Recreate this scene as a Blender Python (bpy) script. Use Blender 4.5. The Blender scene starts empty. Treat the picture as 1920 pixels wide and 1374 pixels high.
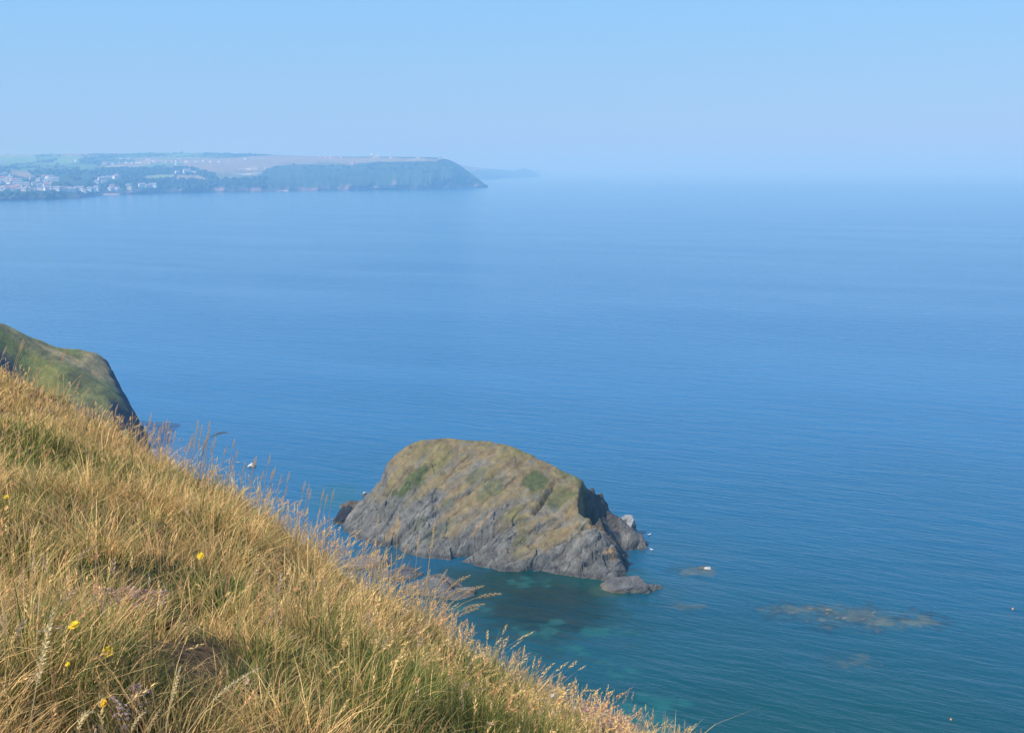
import bpy, math, random
import numpy as np
from mathutils import Vector

random.seed(7)
RNG = np.random.default_rng(11)
S = bpy.context.scene
COL = S.collection

# ------------------------------------------------------------------ camera
EYE = 60.0
F = 2156.0                       # focal length in photo pixels (1920 wide)
PITCH = math.atan(369.0 / F)
cam = bpy.data.cameras.new("camera")
cam_o = bpy.data.objects.new("camera", cam)
COL.objects.link(cam_o)
cam_o.location = (0, 0, EYE)
cam_o.rotation_euler = (math.pi / 2 - PITCH, 0, 0)
cam.sensor_width = 36.0
cam.lens = 36.0 * F / 1920.0
cam.clip_start = 0.05
cam.clip_end = 120000
S.camera = cam_o

# ------------------------------------------------------------------ sky, sun, exposure
SUN_EL = math.radians(46)
SUN_AZ = math.radians(-123)      # from +Y (view direction), negative = to the left
sv = Vector((math.sin(SUN_AZ) * math.cos(SUN_EL), math.cos(SUN_AZ) * math.cos(SUN_EL), math.sin(SUN_EL)))
W = bpy.data.worlds.new("World")
S.world = W
W.use_nodes = True
nt = W.node_tree
sky = nt.nodes.new("ShaderNodeTexSky")
sky.sky_type = 'NISHITA'
sky.sun_disc = False
sky.sun_elevation = SUN_EL
sky.sun_rotation = SUN_AZ
sky.altitude = 0
sky.air_density = 1.2
sky.dust_density = 0.2
sky.ozone_density = 4.0
tc = nt.nodes.new("ShaderNodeTexCoord")
sp_ = nt.nodes.new("ShaderNodeSeparateXYZ")
nt.links.new(tc.outputs["Generated"], sp_.inputs[0])
rp = nt.nodes.new("ShaderNodeValToRGB")     # clear blue summer air: pale at the horizon, deeper overhead
cr = rp.color_ramp
cr.elements[0].position = 0.0; cr.elements[0].color = (.25, .46, .78, 1)
cr.elements[1].position = 1.0; cr.elements[1].color = (.07, .20, .55, 1)
for p_, c_ in ((.05, (.275, .52, .86, 1)), (.16, (.255, .58, 1.0, 1)), (.45, (.16, .40, .85, 1))):
    e_ = cr.elements.new(p_); e_.color = c_
nt.links.new(sp_.outputs["Z"], rp.inputs[0])
vm = nt.nodes.new("ShaderNodeVectorMath"); vm.operation = 'SCALE'; vm.inputs["Scale"].default_value = 1 / .15
nt.links.new(rp.outputs[0], vm.inputs[0])
mxs = nt.nodes.new("ShaderNodeMix"); mxs.data_type = 'RGBA'; mxs.inputs[0].default_value = .82
nt.links.new(sky.outputs[0], mxs.inputs[6]); nt.links.new(vm.outputs[0], mxs.inputs[7])
nt.links.new(mxs.outputs[2], nt.nodes["Background"].inputs[0])
nt.nodes["Background"].inputs[1].default_value = 0.15
sl = bpy.data.lights.new("sun", 'SUN')
sl.energy = 5.0
sl.angle = math.radians(0.5)
sl.color = (1.0, 0.96, 0.90)
so = bpy.data.objects.new("sun", sl)
COL.objects.link(so)
so.location = (-50, -50, 200)
so.rotation_euler = sv.to_track_quat('Z', 'Y').to_euler()
S.view_settings.view_transform = 'Standard'
S.view_settings.look = 'None'
S.view_settings.exposure = 0.0
S.view_settings.gamma = 1.0
S.view_settings.use_curve_mapping = False
try:
    S.cycles.use_denoising = True
    S.cycles.max_bounces = 6
    S.cycles.volume_bounces = 1
    S.cycles.transparent_max_bounces = 8
except Exception:
    pass

# ------------------------------------------------------------------ helpers
CP, SP = math.cos(PITCH), math.sin(PITCH)

def ray(px, py):
    a = (np.asarray(px, float) - 960.0) / F
    b = (687.0 - np.asarray(py, float)) / F
    return a, CP + b * SP, -SP + b * CP

def at_d(px, py, d):             # point of the photo at forward distance d
    x, y, z = ray(px, py)
    s = d / y
    return x * s, y * s, EYE + z * s

def at_z(px, py, z0=0.0):        # point of the photo at height z0
    x, y, z = ray(px, py)
    s = (z0 - EYE) / z
    return x * s, y * s, z0 + 0 * s

def project(x, y, z):
    zz = z - EYE
    f_ = y * CP - zz * SP
    u_ = y * SP + zz * CP
    return 960 + F * x / f_, 687 - F * u_ / f_

def _h(ix, iy, iz, seed):
    n = (ix * 374761393 + iy * 668265263 + iz * 2147483647 + seed * 1274126177) & 0xffffffff
    n = ((n ^ (n >> 13)) * 1274126177) & 0xffffffff
    n = (n ^ (n >> 16)) & 0xffffffff
    return n.astype(np.float64) / 4294967295.0

def vnoise(x, y, z=0.0, seed=0):
    x, y, z = np.broadcast_arrays(np.asarray(x, float), np.asarray(y, float), np.asarray(z, float))
    xi, yi, zi = np.floor(x).astype(np.int64), np.floor(y).astype(np.int64), np.floor(z).astype(np.int64)
    fx, fy, fz = x - xi, y - yi, z - zi
    fx = fx * fx * fx * (fx * (fx * 6 - 15) + 10)
    fy = fy * fy * fy * (fy * (fy * 6 - 15) + 10)
    fz = fz * fz * fz * (fz * (fz * 6 - 15) + 10)
    r = 0
    for dx in (0, 1):
        for dy in (0, 1):
            for dz in (0, 1):
                w = (fx if dx else 1 - fx) * (fy if dy else 1 - fy) * (fz if dz else 1 - fz)
                r = r + w * _h(xi + dx, yi + dy, zi + dz, seed)
    return r * 2 - 1

def fbm(x, y, z=0.0, seed=0, octaves=4, gain=0.5, ridged=False):
    a, s, r = 1.0, 0.0, 0
    x, y, z = np.asarray(x, float), np.asarray(y, float), np.asarray(z, float)
    for o in range(octaves):
        n = vnoise(x, y, z, seed + o * 17)
        if ridged:
            n = 1 - 2 * np.abs(n)
        r = r + a * n
        s += a
        a *= gain
        x, y, z = x * 2.03 + 5.1, y * 2.03 + 1.7, z * 2.03 + 3.3
    return r / s

def worley(x, y, seed=0):
    """nearest jittered-grid seed: its position, hash and the gap to the second nearest"""
    xi, yi = np.floor(x).astype(np.int64), np.floor(y).astype(np.int64)
    z0 = np.zeros_like(xi)
    b1 = np.full(x.shape, 1e9); b2 = b1.copy(); sx_ = np.zeros(x.shape); sy_ = sx_.copy(); hh = sx_.copy(); h2 = sx_.copy()
    for dx in (-1, 0, 1):
        for dy in (-1, 0, 1):
            cx, cy = xi + dx, yi + dy
            px_ = cx + .1 + .8 * _h(cx, cy, z0, seed); py_ = cy + .1 + .8 * _h(cx, cy, z0 + 1, seed)
            d_ = np.hypot(x - px_, y - py_)
            m_ = d_ < b1
            b2 = np.where(m_, b1, np.minimum(b2, d_))
            sx_ = np.where(m_, px_, sx_); sy_ = np.where(m_, py_, sy_)
            hh = np.where(m_, _h(cx, cy, z0 + 2, seed), hh); h2 = np.where(m_, _h(cx, cy, z0 + 3, seed), h2)
            b1 = np.where(m_, d_, b1)
    return sx_, sy_, hh, h2, b1, b2

class RBF:
    def __init__(self, pts):
        p = np.array(pts, float)
        self.c = p[:, :2]
        n = len(p)
        d = np.linalg.norm(self.c[:, None] - self.c[None], axis=2)
        A = np.zeros((n + 3, n + 3))
        A[:n, :n] = d - np.eye(n) * 0.05
        A[:n, n] = 1; A[:n, n + 1:] = self.c
        A[n, :n] = 1; A[n + 1:, :n] = self.c.T
        b = np.zeros(n + 3); b[:n] = p[:, 2]
        self.w = np.linalg.solve(A, b)
    def __call__(self, x, y):
        x = np.asarray(x, float); y = np.asarray(y, float)
        r = self.w[-3] + self.w[-2] * x + self.w[-1] * y
        for (cx, cy), w in zip(self.c, self.w[:-3]):
            r = r + w * np.sqrt((x - cx) ** 2 + (y - cy) ** 2 + 1e-6)
        return r

def sstep(a, b, x):
    t = np.clip((x - a) / (b - a), 0, 1)
    return t * t * (3 - 2 * t)

def tag(o, label=None, cat=None, group=None, kind=None):
    if label: o["label"] = label
    if cat: o["category"] = cat
    if group: o["group"] = group
    if kind: o["kind"] = kind
    return o

def mesh_np(name, V, faces, mat, parent=None, col=None, smooth=False, k=None):
    """V (n,3); faces (m,k) ints"""
    V = np.ascontiguousarray(V, dtype=np.float32)
    faces = np.ascontiguousarray(faces, dtype=np.int32)
    k = faces.shape[1]
    me = bpy.data.meshes.new(name)
    me.vertices.add(len(V)); me.vertices.foreach_set("co", V.ravel())
    me.loops.add(faces.size); me.loops.foreach_set("vertex_index", faces.ravel())
    me.polygons.add(len(faces))
    me.polygons.foreach_set("loop_start", np.arange(0, faces.size, k, dtype=np.int32))
    me.polygons.foreach_set("loop_total", np.full(len(faces), k, dtype=np.int32))
    me.polygons.foreach_set("use_smooth", np.full(len(faces), smooth, dtype=bool))
    if col is not None:
        c = np.ones((len(V), 4), dtype=np.float32); c[:, :3] = col
        at = me.color_attributes.new("col", 'FLOAT_COLOR', 'POINT')
        at.data.foreach_set("color", c.ravel())
    me.update(calc_edges=True)
    me.validate()
    me.materials.append(mat)
    o = bpy.data.objects.new(name, me)
    COL.objects.link(o)
    if parent: o.parent = parent
    return o

def grid_faces(n, m):
    i = np.arange(n * m).reshape(n, m)
    return np.stack([i[:-1, :-1], i[:-1, 1:], i[1:, 1:], i[1:, :-1]], -1).reshape(-1, 4)

def empty(name, loc=(0, 0, 0)):
    o = bpy.data.objects.new(name, None)
    o.empty_display_size = 0.2
    COL.objects.link(o)
    o.location = loc
    return o

def mat_new(name):
    m = bpy.data.materials.new(name)
    m.use_nodes = True
    return m, m.node_tree, m.node_tree.nodes["Principled BSDF"]

def mat_flat(name, c, rough=0.8, var=0.15, scale=8.0):
    m, t, p = mat_new(name)
    p.inputs["Roughness"].default_value = rough
    n = t.nodes.new("ShaderNodeTexNoise"); n.inputs["Scale"].default_value = scale
    n.inputs["Detail"].default_value = 4
    g = t.nodes.new("ShaderNodeNewGeometry")
    t.links.new(g.outputs["Position"], n.inputs["Vector"])
    r = t.nodes.new("ShaderNodeMapRange")
    r.inputs[3].default_value = 1 - var; r.inputs[4].default_value = 1 + var
    t.links.new(n.outputs[0], r.inputs[0])
    mx = t.nodes.new("ShaderNodeVectorMath"); mx.operation = 'SCALE'
    mx.inputs[0].default_value = c
    t.links.new(r.outputs[0], mx.inputs["Scale"])
    t.links.new(mx.outputs[0], p.inputs["Base Color"])
    return m

def mat_attr(name, rough=0.85, nscale=1.0, var=0.3, bump=0.0, bscale=2.0, stretch=(1, 1, 1), rot=(0, 0, 0), bdist=0.3):
    """colour attribute times procedural noise, with bump"""
    m, t, p = mat_new(name)
    p.inputs["Roughness"].default_value = rough
    p.inputs["Specular IOR Level"].default_value = 0.25
    a = t.nodes.new("ShaderNodeAttribute"); a.attribute_name = "col"
    g = t.nodes.new("ShaderNodeNewGeometry")
    mp = t.nodes.new("ShaderNodeMapping"); mp.inputs["Scale"].default_value = stretch
    mp.inputs["Rotation"].default_value = rot
    t.links.new(g.outputs["Position"], mp.inputs["Vector"])
    n = t.nodes.new("ShaderNodeTexNoise"); n.inputs["Scale"].default_value = nscale
    n.inputs["Detail"].default_value = 7; n.inputs["Roughness"].default_value = 0.65
    t.links.new(mp.outputs[0], n.inputs["Vector"])
    r = t.nodes.new("ShaderNodeMapRange")
    r.inputs[1].default_value = 0.3; r.inputs[2].default_value = 0.7
    r.inputs[3].default_value = 1 - var; r.inputs[4].default_value = 1 + var
    t.links.new(n.outputs[0], r.inputs[0])
    mx = t.nodes.new("ShaderNodeVectorMath"); mx.operation = 'SCALE'
    t.links.new(a.outputs["Color"], mx.inputs[0])
    t.links.new(r.outputs[0], mx.inputs["Scale"])
    t.links.new(mx.outputs[0], p.inputs["Base Color"])
    if bump:
        n2 = t.nodes.new("ShaderNodeTexNoise"); n2.inputs["Scale"].default_value = bscale
        n2.inputs["Detail"].default_value = 8; n2.inputs["Roughness"].default_value = 0.7
        t.links.new(mp.outputs[0], n2.inputs["Vector"])
        b = t.nodes.new("ShaderNodeBump"); b.inputs["Strength"].default_value = bump
        b.inputs["Distance"].default_value = bdist
        t.links.new(n2.outputs[0], b.inputs["Height"])
        t.links.new(b.outputs[0], p.inputs["Normal"])
    return m

# ------------------------------------------------------------------ sea
def graded(lo, hi, fine_lo, fine_hi, step, grow=1.09):
    mid = list(np.arange(fine_lo, fine_hi + 1e-6, step))
    a, s = [mid[-1]], step
    while a[-1] < hi:
        s *= grow; a.append(a[-1] + s)
    b, s = [mid[0]], step
    while b[-1] > lo:
        s *= grow; b.append(b[-1] - s)
    return np.array(b[:0:-1] + mid + a[1:])

gx = graded(-40000, 40000, -45, 75, 0.4)
gy = graded(-2000, 45000, 100, 225, 0.45)
X, Y = np.meshgrid(gx, gy)
deep = np.array([0.007, 0.135, 0.305])
mid_c = np.array([0.003, 0.078, 0.130])
teal = np.array([0.002, 0.060, 0.058])
col = np.zeros(X.shape + (3,))
near = 1 - sstep(120, 340, np.hypot(X, Y) + 12 * fbm(X * .03, Y * .03, seed=3))
col[:] = deep
def mixc(mask, c):
    col[:] = col * (1 - mask[..., None]) + np.array(c) * mask[..., None]
mixc(near * 0.9, mid_c)
mixc(1 - sstep(100, 195, np.hypot(X, Y) + 10 * fbm(X * .05, Y * .05, seed=4)), teal)
nA = fbm(X * .22, Y * .22, seed=8, octaves=5)
nB = fbm(X * .7, Y * .7, seed=9, octaves=4)
def patch(px, py, rx, ry, c, strength=1.0, rough=0.9, rot=0.0, soft=0.5):
    cx, cy, _ = at_z(px, py)
    x2, _, _ = at_z(px + rx, py)
    _, y2, _ = at_z(px, py - ry)
    ax, ay = abs(x2 - cx), abs(y2 - cy)
    ca, sa = math.cos(rot), math.sin(rot)
    dx, dy = X - cx, Y - cy
    u, v = (dx * ca + dy * sa) / ax, (-dx * sa + dy * ca) / ay
    r = np.sqrt(u * u + v * v) - rough * (0.6 * nA + 0.55 * nB)
    mixc((1 - sstep(1 - soft, 1 + soft * .6, r)) * strength, c)
# cove green (islet's dark reflection painted in), sandy and weedy shallows
patch(1030, 1120, 190, 75, (0.001, 0.044, 0.028), 0.95, 0.5, 0, 0.8)
patch(960, 1090, 150, 35, (0.001, 0.034, 0.022), 0.85, 0.5, 0, 0.8)
patch(1030, 1140, 110, 50, (0.001, 0.020, 0.014), 0.85, 0.9, 0, 0.7)
patch(1130, 1085, 90, 18, (0.002, 0.060, 0.048), 0.7, 0.5, 0, 0.6)
patch(1145, 1108, 40, 12, (0.035, 0.075, 0.040), 0.8, 0.4, 0, 0.5)
patch(720, 1035, 60, 14, (0.020, 0.080, 0.110), 0.8, 0.4, 0, 0.6)
patch(625, 935, 60, 26, (0.004, 0.095, 0.125), 0.8, 0.5, 0, 0.8)
patch(1290, 1030, 110, 20, (0.02, 0.095, 0.150), 0.45, 0.9, 0, 0.6)
patch(1300, 1105, 90, 18, (0.02, 0.085, 0.120), 0.5, 0.9, 0, 0.6)
for (a, b, c_, d_) in ((1010, 1185, 32, 8), (985, 1090, 28, 7), (1040, 1162, 16, 6), (1125, 1186, 36, 8), (1075, 1213, 18, 6),
                       (1232, 1314, 36, 14), (1180, 1345, 52, 24), (1172, 1268, 24, 8), (1260, 1362, 50, 14), (1135, 1240, 20, 6),
                       (1185, 1254, 10, 4), (1100, 1225, 14, 4), (870, 1140, 40, 8)):
    nA2, nA = nA, fbm(X * .6 + a, Y * .45, seed=17, octaves=5)
    patch(a, b, c_ * 1.05, d_ * 1.05, (0.014, 0.130, 0.110), 0.62, 2.3, 0, 0.7)
    nA = nA2
for (a, b, c_, d_, s_) in ((1600, 1156, 95, 17, 0.75), (1500, 1139, 62, 8, 0.55), (1700, 1165, 62, 11, 0.6), (1600, 1240, 42, 14, 0.3), (1305, 1068, 36, 9, 0.5), (1280, 1135, 30, 7, 0.35)):
    nA2, nB2 = nA, nB
    patch(a, b, c_ * 1.15, d_ * 1.15, (0.035, 0.090, 0.095), s_ * .9, 1.3, 0, 0.8)
    nA, nB = fbm(X * .5 + 40, Y * .3, seed=18, octaves=5), fbm(X * 1.1, Y * .8, seed=19, octaves=4)
    patch(a, b, c_, d_, (0.006, 0.026, 0.040), s_ * .6, 2.6, 0, 0.5)
    patch(a + 8, b + 2, c_ * .7, d_ * .7, (0.14, 0.155, 0.10), s_ * 1.0, 2.2, 0, 0.5)
    nA, nB = fbm(X * .4 + 90, Y * .35, seed=28, octaves=5), fbm(X * 1.3, Y * .9, seed=29, octaves=4)
    patch(a, b, c_ * .8, d_ * .8, (0.008, 0.026, 0.038), s_ * .5, 4.0, 0, 0.4)
    nA, nB = nA2, nB2
# broad drifting variation of the weed beds
col *= (1 + 0.16 * fbm(X * .035, Y * .06, seed=21) * near)[..., None]

m_sea, t, p = mat_new("sea_water")
a = t.nodes.new("ShaderNodeAttribute"); a.attribute_name = "col"
t.links.new(a.outputs["Color"], p.inputs["Base Color"])
p.inputs["Roughness"].default_value = 0.13
p.inputs["IOR"].default_value = 1.33
g = t.nodes.new("ShaderNodeNewGeometry")
def wave(scale, sx, sy, rot, detail):
    mp = t.nodes.new("ShaderNodeMapping")
    mp.vector_type = 'TEXTURE'          # turned first, then stretched along the crests
    mp.inputs["Rotation"].default_value = (0, 0, -rot)
    mp.inputs["Scale"].default_value = (1 / sx, 1 / sy, 1)
    t.links.new(g.outputs["Position"], mp.inputs["Vector"])
    n = t.nodes.new("ShaderNodeTexNoise")
    n.inputs["Scale"].default_value = scale
    n.inputs["Detail"].default_value = detail
    n.inputs["Roughness"].default_value = 0.55
    n.inputs["Distortion"].default_value = 0.4
    t.links.new(mp.outputs[0], n.inputs["Vector"])
    return n.outputs[0]
w1 = wave(0.16, 0.40, 1.5, 0.42, 2)
w2 = wave(0.60, 0.42, 1.5, 0.52, 4)
w3 = wave(2.4, 0.55, 1.3, 0.35, 3)
def madd(x_, k, y_):
    m_ = t.nodes.new("ShaderNodeMath"); m_.operation = 'MULTIPLY_ADD'
    t.links.new(x_, m_.inputs[0]); m_.inputs[1].default_value = k
    if y_ is None: m_.inputs[2].default_value = 0
    else: t.links.new(y_, m_.inputs[2])
    return m_.outputs[0]
hgt = madd(w1, 2.2, madd(w2, 1.25, madd(w3, 0.26, None)))
b = t.nodes.new("ShaderNodeBump"); b.inputs["Strength"].default_value = 1.0
b.inputs["Distance"].default_value = 0.16
lane = wave(.012, .35, 1.3, .45, 3)
lr = t.nodes.new("ShaderNodeMapRange"); lr.inputs[1].default_value = .35; lr.inputs[2].default_value = .65; lr.inputs[3].default_value = .55; lr.inputs[4].default_value = 1.25
t.links.new(lane, lr.inputs[0])
t.links.new(hgt, b.inputs["Height"]); t.links.new(lr.outputs[0], b.inputs["Strength"])
t.links.new(b.outputs[0], p.inputs["Normal"])
V = np.stack([X, Y, 0 * X], -1).reshape(-1, 3)
sea = mesh_np("sea", V, grid_faces(*X.shape), m_sea, col=col.reshape(-1, 3), smooth=True)
tag(sea, kind="structure")

# ------------------------------------------------------------------ far coast
m_far = mat_attr("far_land", rough=0.95, nscale=0.012, var=0.30)
SKY_L = [(-420, 292), (0, 289.5), (60, 289.5), (115, 288), (200, 287.5), (280, 286.5), (330, 286.5), (400, 287), (480, 289), (540, 292), (620, 294.5), (700, 294),
         (760, 294.5), (800, 295), (822, 296), (838, 299), (850, 303), (865, 312), (880, 323), (895, 334), (906, 343), (916, 350)]
WAT_L = [(-420, 388), (0, 376), (60, 375), (110, 373.5), (150, 372), (172, 369), (182, 366), (225, 365.5), (300, 362.5), (400, 360.5), (520, 359), (600, 358),
         (700, 356.5), (800, 355.5), (850, 354), (900, 352), (916, 350.8)]
TOP_D = [(-420, 5200), (0, 5600), (330, 5600), (480, 5200), (600, 4700), (700, 4350), (800, 4150), (838, 4060), (865, 3990), (895, 3940), (916, 3945)]
def ip(L, x): return np.interp(x, [q[0] for q in L], [q[1] for q in L])
def f_depth(u, v, d0, d1):
    hump = 55 * fbm(u * .022, v * 1.2, seed=31, octaves=4) + 26 * fbm(u * .09, v * 2.5, seed=32, octaves=3)
    base = d0 + (d1 - d0) * v ** 2.3
    return base + hump * np.minimum(1, v * 7) * np.minimum(1, (1 - v) * 6)
def far_point(u, py):
    y0, y1 = ip(WAT_L, u), ip(SKY_L, u)
    v = np.clip((y0 - py) / (y0 - y1), 0, 1)
    d0 = at_z(u, y0)[1]
    return at_d(u, py, f_depth(np.asarray(u, float), v, d0, ip(TOP_D, u))), v
us = np.concatenate([np.arange(-420, 0, 6), np.arange(0, 916.01, 1.5)])
vs = np.linspace(0, 1, 90)
U, Vv = np.meshgrid(us, vs)
y0, y1 = ip(WAT_L, U), ip(SKY_L, U)
PY = y0 + (y1 - y0) * Vv
D0 = at_z(U, y0)[1]
D = f_depth(U, Vv, D0, ip(TOP_D, U))
fx, fy, fz = at_d(U, PY, D)
# rows behind the skyline falling away, one row below the waterline
bx, by, bz = fx[-1], fy[-1], fz[-1]
rows = [(fx[:1], fy[:1], fz[:1] * 0 - 3)] + [(fx, fy, fz)]
for k_, zf in ((1.03, 0.93), (1.10, 0.7), (1.22, -0.03)):
    rows.append((bx[None] * k_, by[None] * k_, bz[None] * zf))
FX, FY, FZ = [np.concatenate([r[i] for r in rows], 0) for i in range(3)]
UU = np.concatenate([U[:1], U, U[-1:], U[-1:], U[-1:]], 0)
PP = np.concatenate([PY[:1], PY, PY[-1:], PY[-1:], PY[-1:]], 0)
n1 = fbm(FX * .004, FY * .0022, seed=41, octaves=5)
n2 = fbm(UU * .05, PP * .25, seed=43, octaves=4)
wood = np.array([0.018, 0.042, 0.022]); scrub = np.array([0.045, 0.085, 0.035])
fieldg = np.array([0.13, 0.25, 0.06]); moor = np.array([0.29, 0.24, 0.13]); tanf = np.array([0.32, 0.29, 0.14])
fc = np.zeros(FX.shape + (3,)); fc[:] = wood
def fm(mask, c):
    fc[:] = fc * (1 - mask[..., None]) + np.array(c) * mask[..., None]
fm(sstep(-.1, .35, n1) * .8, scrub)
# patchwork of hedged fields on the inland hill: cells in plan
cellx = FX + 60 * fbm(FX * .004, FY * .003, seed=51); celly = FY + 120 * fbm(FX * .003, FY * .003, seed=52)
ix, iy = np.floor(cellx / 130), np.floor(celly / 260)
ch = _h(ix.astype(np.int64), iy.astype(np.int64), 0 * ix.astype(np.int64), 5)
ch2 = _h(ix.astype(np.int64), iy.astype(np.int64), 0 * ix.astype(np.int64) + 3, 9)
ex = np.minimum(cellx / 130 - ix, 1 - cellx / 130 + ix) * 130; ey = np.minimum(celly / 260 - iy, 1 - celly / 260 + iy) * 260
inside = (ex > 9) & (ey > 16)
fields = inside * (ch > .34) * sstep(0.60, 0.72, (ip(WAT_L, UU) - PP) / (ip(WAT_L, UU) - ip(SKY_L, UU)) + .1 * n1) * (1 - sstep(330, 470, UU))
fcol = fieldg[None, None] * (0.75 + .5 * ch2[..., None]) * (ch[..., None] <= .84) + tanf[None, None] * (ch[..., None] > .84)
fc = fc * (1 - fields[..., None]) + fcol * fields[..., None]
def blob(px, py, rx, ry, c, s=1.0, rough=.5, soft=.18):
    r = np.sqrt(((UU - px) / rx) ** 2 + ((PP - py) / ry) ** 2) - rough * n2
    fm((1 - sstep(1 - soft, 1 + soft, r)) * s, c)
def poly(pts, c, s=1.0):
    ins = np.zeros(UU.shape, bool)
    q = list(pts)
    for i in range(len(q)):
        (ax, ay), (bx_, by_) = q[i], q[(i + 1) % len(q)]
        cond = ((ay > PP) != (by_ > PP)) & (UU + 2 * n2 < (bx_ - ax) * (PP - ay) / (by_ - ay + 1e-9) + ax)
        ins ^= cond
    fm(ins * s, c)
poly([(0, 292), (66, 291), (70, 303), (30, 307), (0, 306)], fieldg * 1.15)
poly([(2, 291), (62, 291), (62, 294), (2, 294)], tanf * .9)
poly([(112, 294), (146, 293), (150, 305), (95, 308)], fieldg * 1.2)
poly([(150, 309), (180, 310), (176, 319), (148, 319)], fieldg * .9)
poly([(205, 309), (280, 309), (262, 313), (215, 312)], tanf)
poly([(262, 335), (280, 329), (328, 327), (322, 335), (295, 336)], fieldg * .8 + tanf * .5)
poly([(330, 328), (370, 328), (395, 338), (330, 335)], moor * .95)
poly([(20, 320), (52, 321), (63, 330), (48, 334), (20, 325)], moor * .9)
poly([(335, 300), (420, 297), (500, 292), (560, 293), (640, 296), (700, 296), (800, 297), (790, 302), (700, 304), (650, 310), (560, 309), (520, 311), (500, 317), (480, 325), (420, 327), (380, 320), (350, 313)], moor, .92)
poly([(400, 322), (470, 322), (500, 318), (480, 332), (410, 337)], moor * .5 + scrub, .7)
poly([(700, 296), (825, 298), (820, 303), (720, 304)], moor * .85 + scrub * .5, .7)
blob(300, 302, 40, 3, moor * 1.1, .7)
# headland slopes: bracken green with gullies
hs = sstep(505, 560, UU + 8 * n2) * sstep(303, 312, PP + 3 * n2)
fm(hs * .75, np.array([0.035, 0.075, 0.04]))
fm(hs * sstep(.05, .5, n2) * .6, np.array([0.06, 0.10, 0.045]))
# sea cliffs of dark and reddish rock just above the water
hpx = ip(WAT_L, UU) - PP
cl = (1 - sstep(4, 9, hpx + 4 * fbm(UU * .08, 0 * UU, seed=61, octaves=3)))
cl *= (UU > -500)
fm(cl, np.array([0.085, 0.075, 0.085]))
fm(cl * sstep(.0, .35, fbm(UU * .12, PP * .05, seed=62, octaves=3)) * sstep(200, 260, UU), np.array([0.26, 0.185, 0.155]))
for (a_, b_, c_, d_) in ((650, 352, 10, 6), (645, 355, 30, 3), (610, 355, 20, 3), (845, 340, 3, 9), (850, 348, 3, 6), (800, 348, 4, 5), (575, 356, 8, 3), (740, 345, 5, 6)):
    blob(a_, b_, c_, d_, (0.27, 0.19, 0.155), .5, .8)
blob(202, 364.6, 24, 1.3, (0.62, 0.50, 0.38), 1, .1, .3)
blob(725, 351.3, 32, 0.8, (0.7, 0.6, 0.5), 1, .05, .3)
blob(535, 358.0, 18, 0.8, (0.6, 0.5, 0.4), 1, .05, .3)
blob(350, 297, 45, 0.5, (0.55, 0.5, 0.4), .9, .02, .4)
o = mesh_np("hills", np.stack([FX, FY, FZ], -1).reshape(-1, 3), grid_faces(*FX.shape), m_far, col=fc.reshape(-1, 3), smooth=True)
tag(o, kind="structure")

def far_ridge(name, sk, wt, dd, seed):
    us = np.arange(sk[0][0], sk[-1][0] + .01, 1.0)
    U, Vv = np.meshgrid(us, np.linspace(0, 1, 16))
    y0, y1 = ip(wt, U), ip(sk, U) + .5 * fbm(U * .3, 0 * U, seed=seed)
    P_ = y0 + (y1 - y0) * Vv
    d0 = at_z(U, y0)[1]
    x, y, z = at_d(U, P_, d0 + dd * Vv ** 2)
    z = np.where(Vv == 0, 0, z)
    rows = [(x[:1], y[:1], z[:1] * 0 - 3), (x, y, z), (x[-1:] * 1.06, y[-1:] * 1.06, z[-1:] * 0 - 3)]
    A = [np.concatenate([r[i] for r in rows], 0) for i in range(3)]
    nn = fbm(A[0] * .003, A[2] * .03, seed=seed)[..., None]
    cc = np.array([0.06, 0.09, 0.05]) * (1 - sstep(0, .4, nn)) + np.array([.30, .24, .16]) * sstep(0, .4, nn)
    lo = (1 - sstep(.2, .4, A[2] / (A[2].max() + 1e-6)))[..., None]
    cc = cc * (1 - lo * .7) + np.array([.12, .09, .08]) * lo * .7
    o = mesh_np(name, np.stack(A, -1).reshape(-1, 3), grid_faces(*A[0].shape), m_far, col=cc.reshape(-1, 3), smooth=True)
    tag(o, kind="structure")
far_ridge("distant_headland", [(850, 306), (866, 309), (880, 312), (897, 314.5), (920, 317), (945, 318.5), (962, 321), (972, 318), (984, 314.5), (992, 318), (1000, 321.5), (1010, 325), (1016, 331)],
          [(850, 338), (911, 336.5), (960, 334), (1006, 332), (1016, 331.5)], 900, 71)
far_ridge("faint_headland", [(990, 322), (1007, 319), (1018, 320), (1030, 322.5), (1040, 326)],
          [(990, 327), (1040, 326.2)], 1500, 72)

# houses of the far village ------------------------------------------------
m_wall = {"w": mat_flat("white_render", (0.90, 0.89, 0.86), .8, .06, .5), "c": mat_flat("cream_render", (0.66, 0.58, 0.44), .8, .08, .5),
          "y": mat_flat("pale_green_cladding", (0.55, 0.62, 0.35), .8, .08, .5), "p": mat_flat("pink_render", (0.62, 0.42, 0.36), .8, .08, .5)}
m_roof = {"s": mat_flat("slate_roof", (0.30, 0.30, 0.32), .7, .1, 1.0), "r": mat_flat("red_tile_roof", (0.42, 0.20, 0.15), .8, .1, 1.0),
          "l": mat_flat("pale_roof", (0.60, 0.60, 0.58), .7, .1, 1.0)}
m_win = mat_flat("house_window", (0.05, 0.06, 0.08), .2, .1, 1.0)
def raw(name, V, Fc, mat, parent):
    me = bpy.data.meshes.new(name); me.from_pydata([tuple(v) for v in V], [], Fc); me.update(); me.materials.append(mat)
    o = bpy.data.objects.new(name, me); COL.objects.link(o); o.parent = parent
    return o
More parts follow.
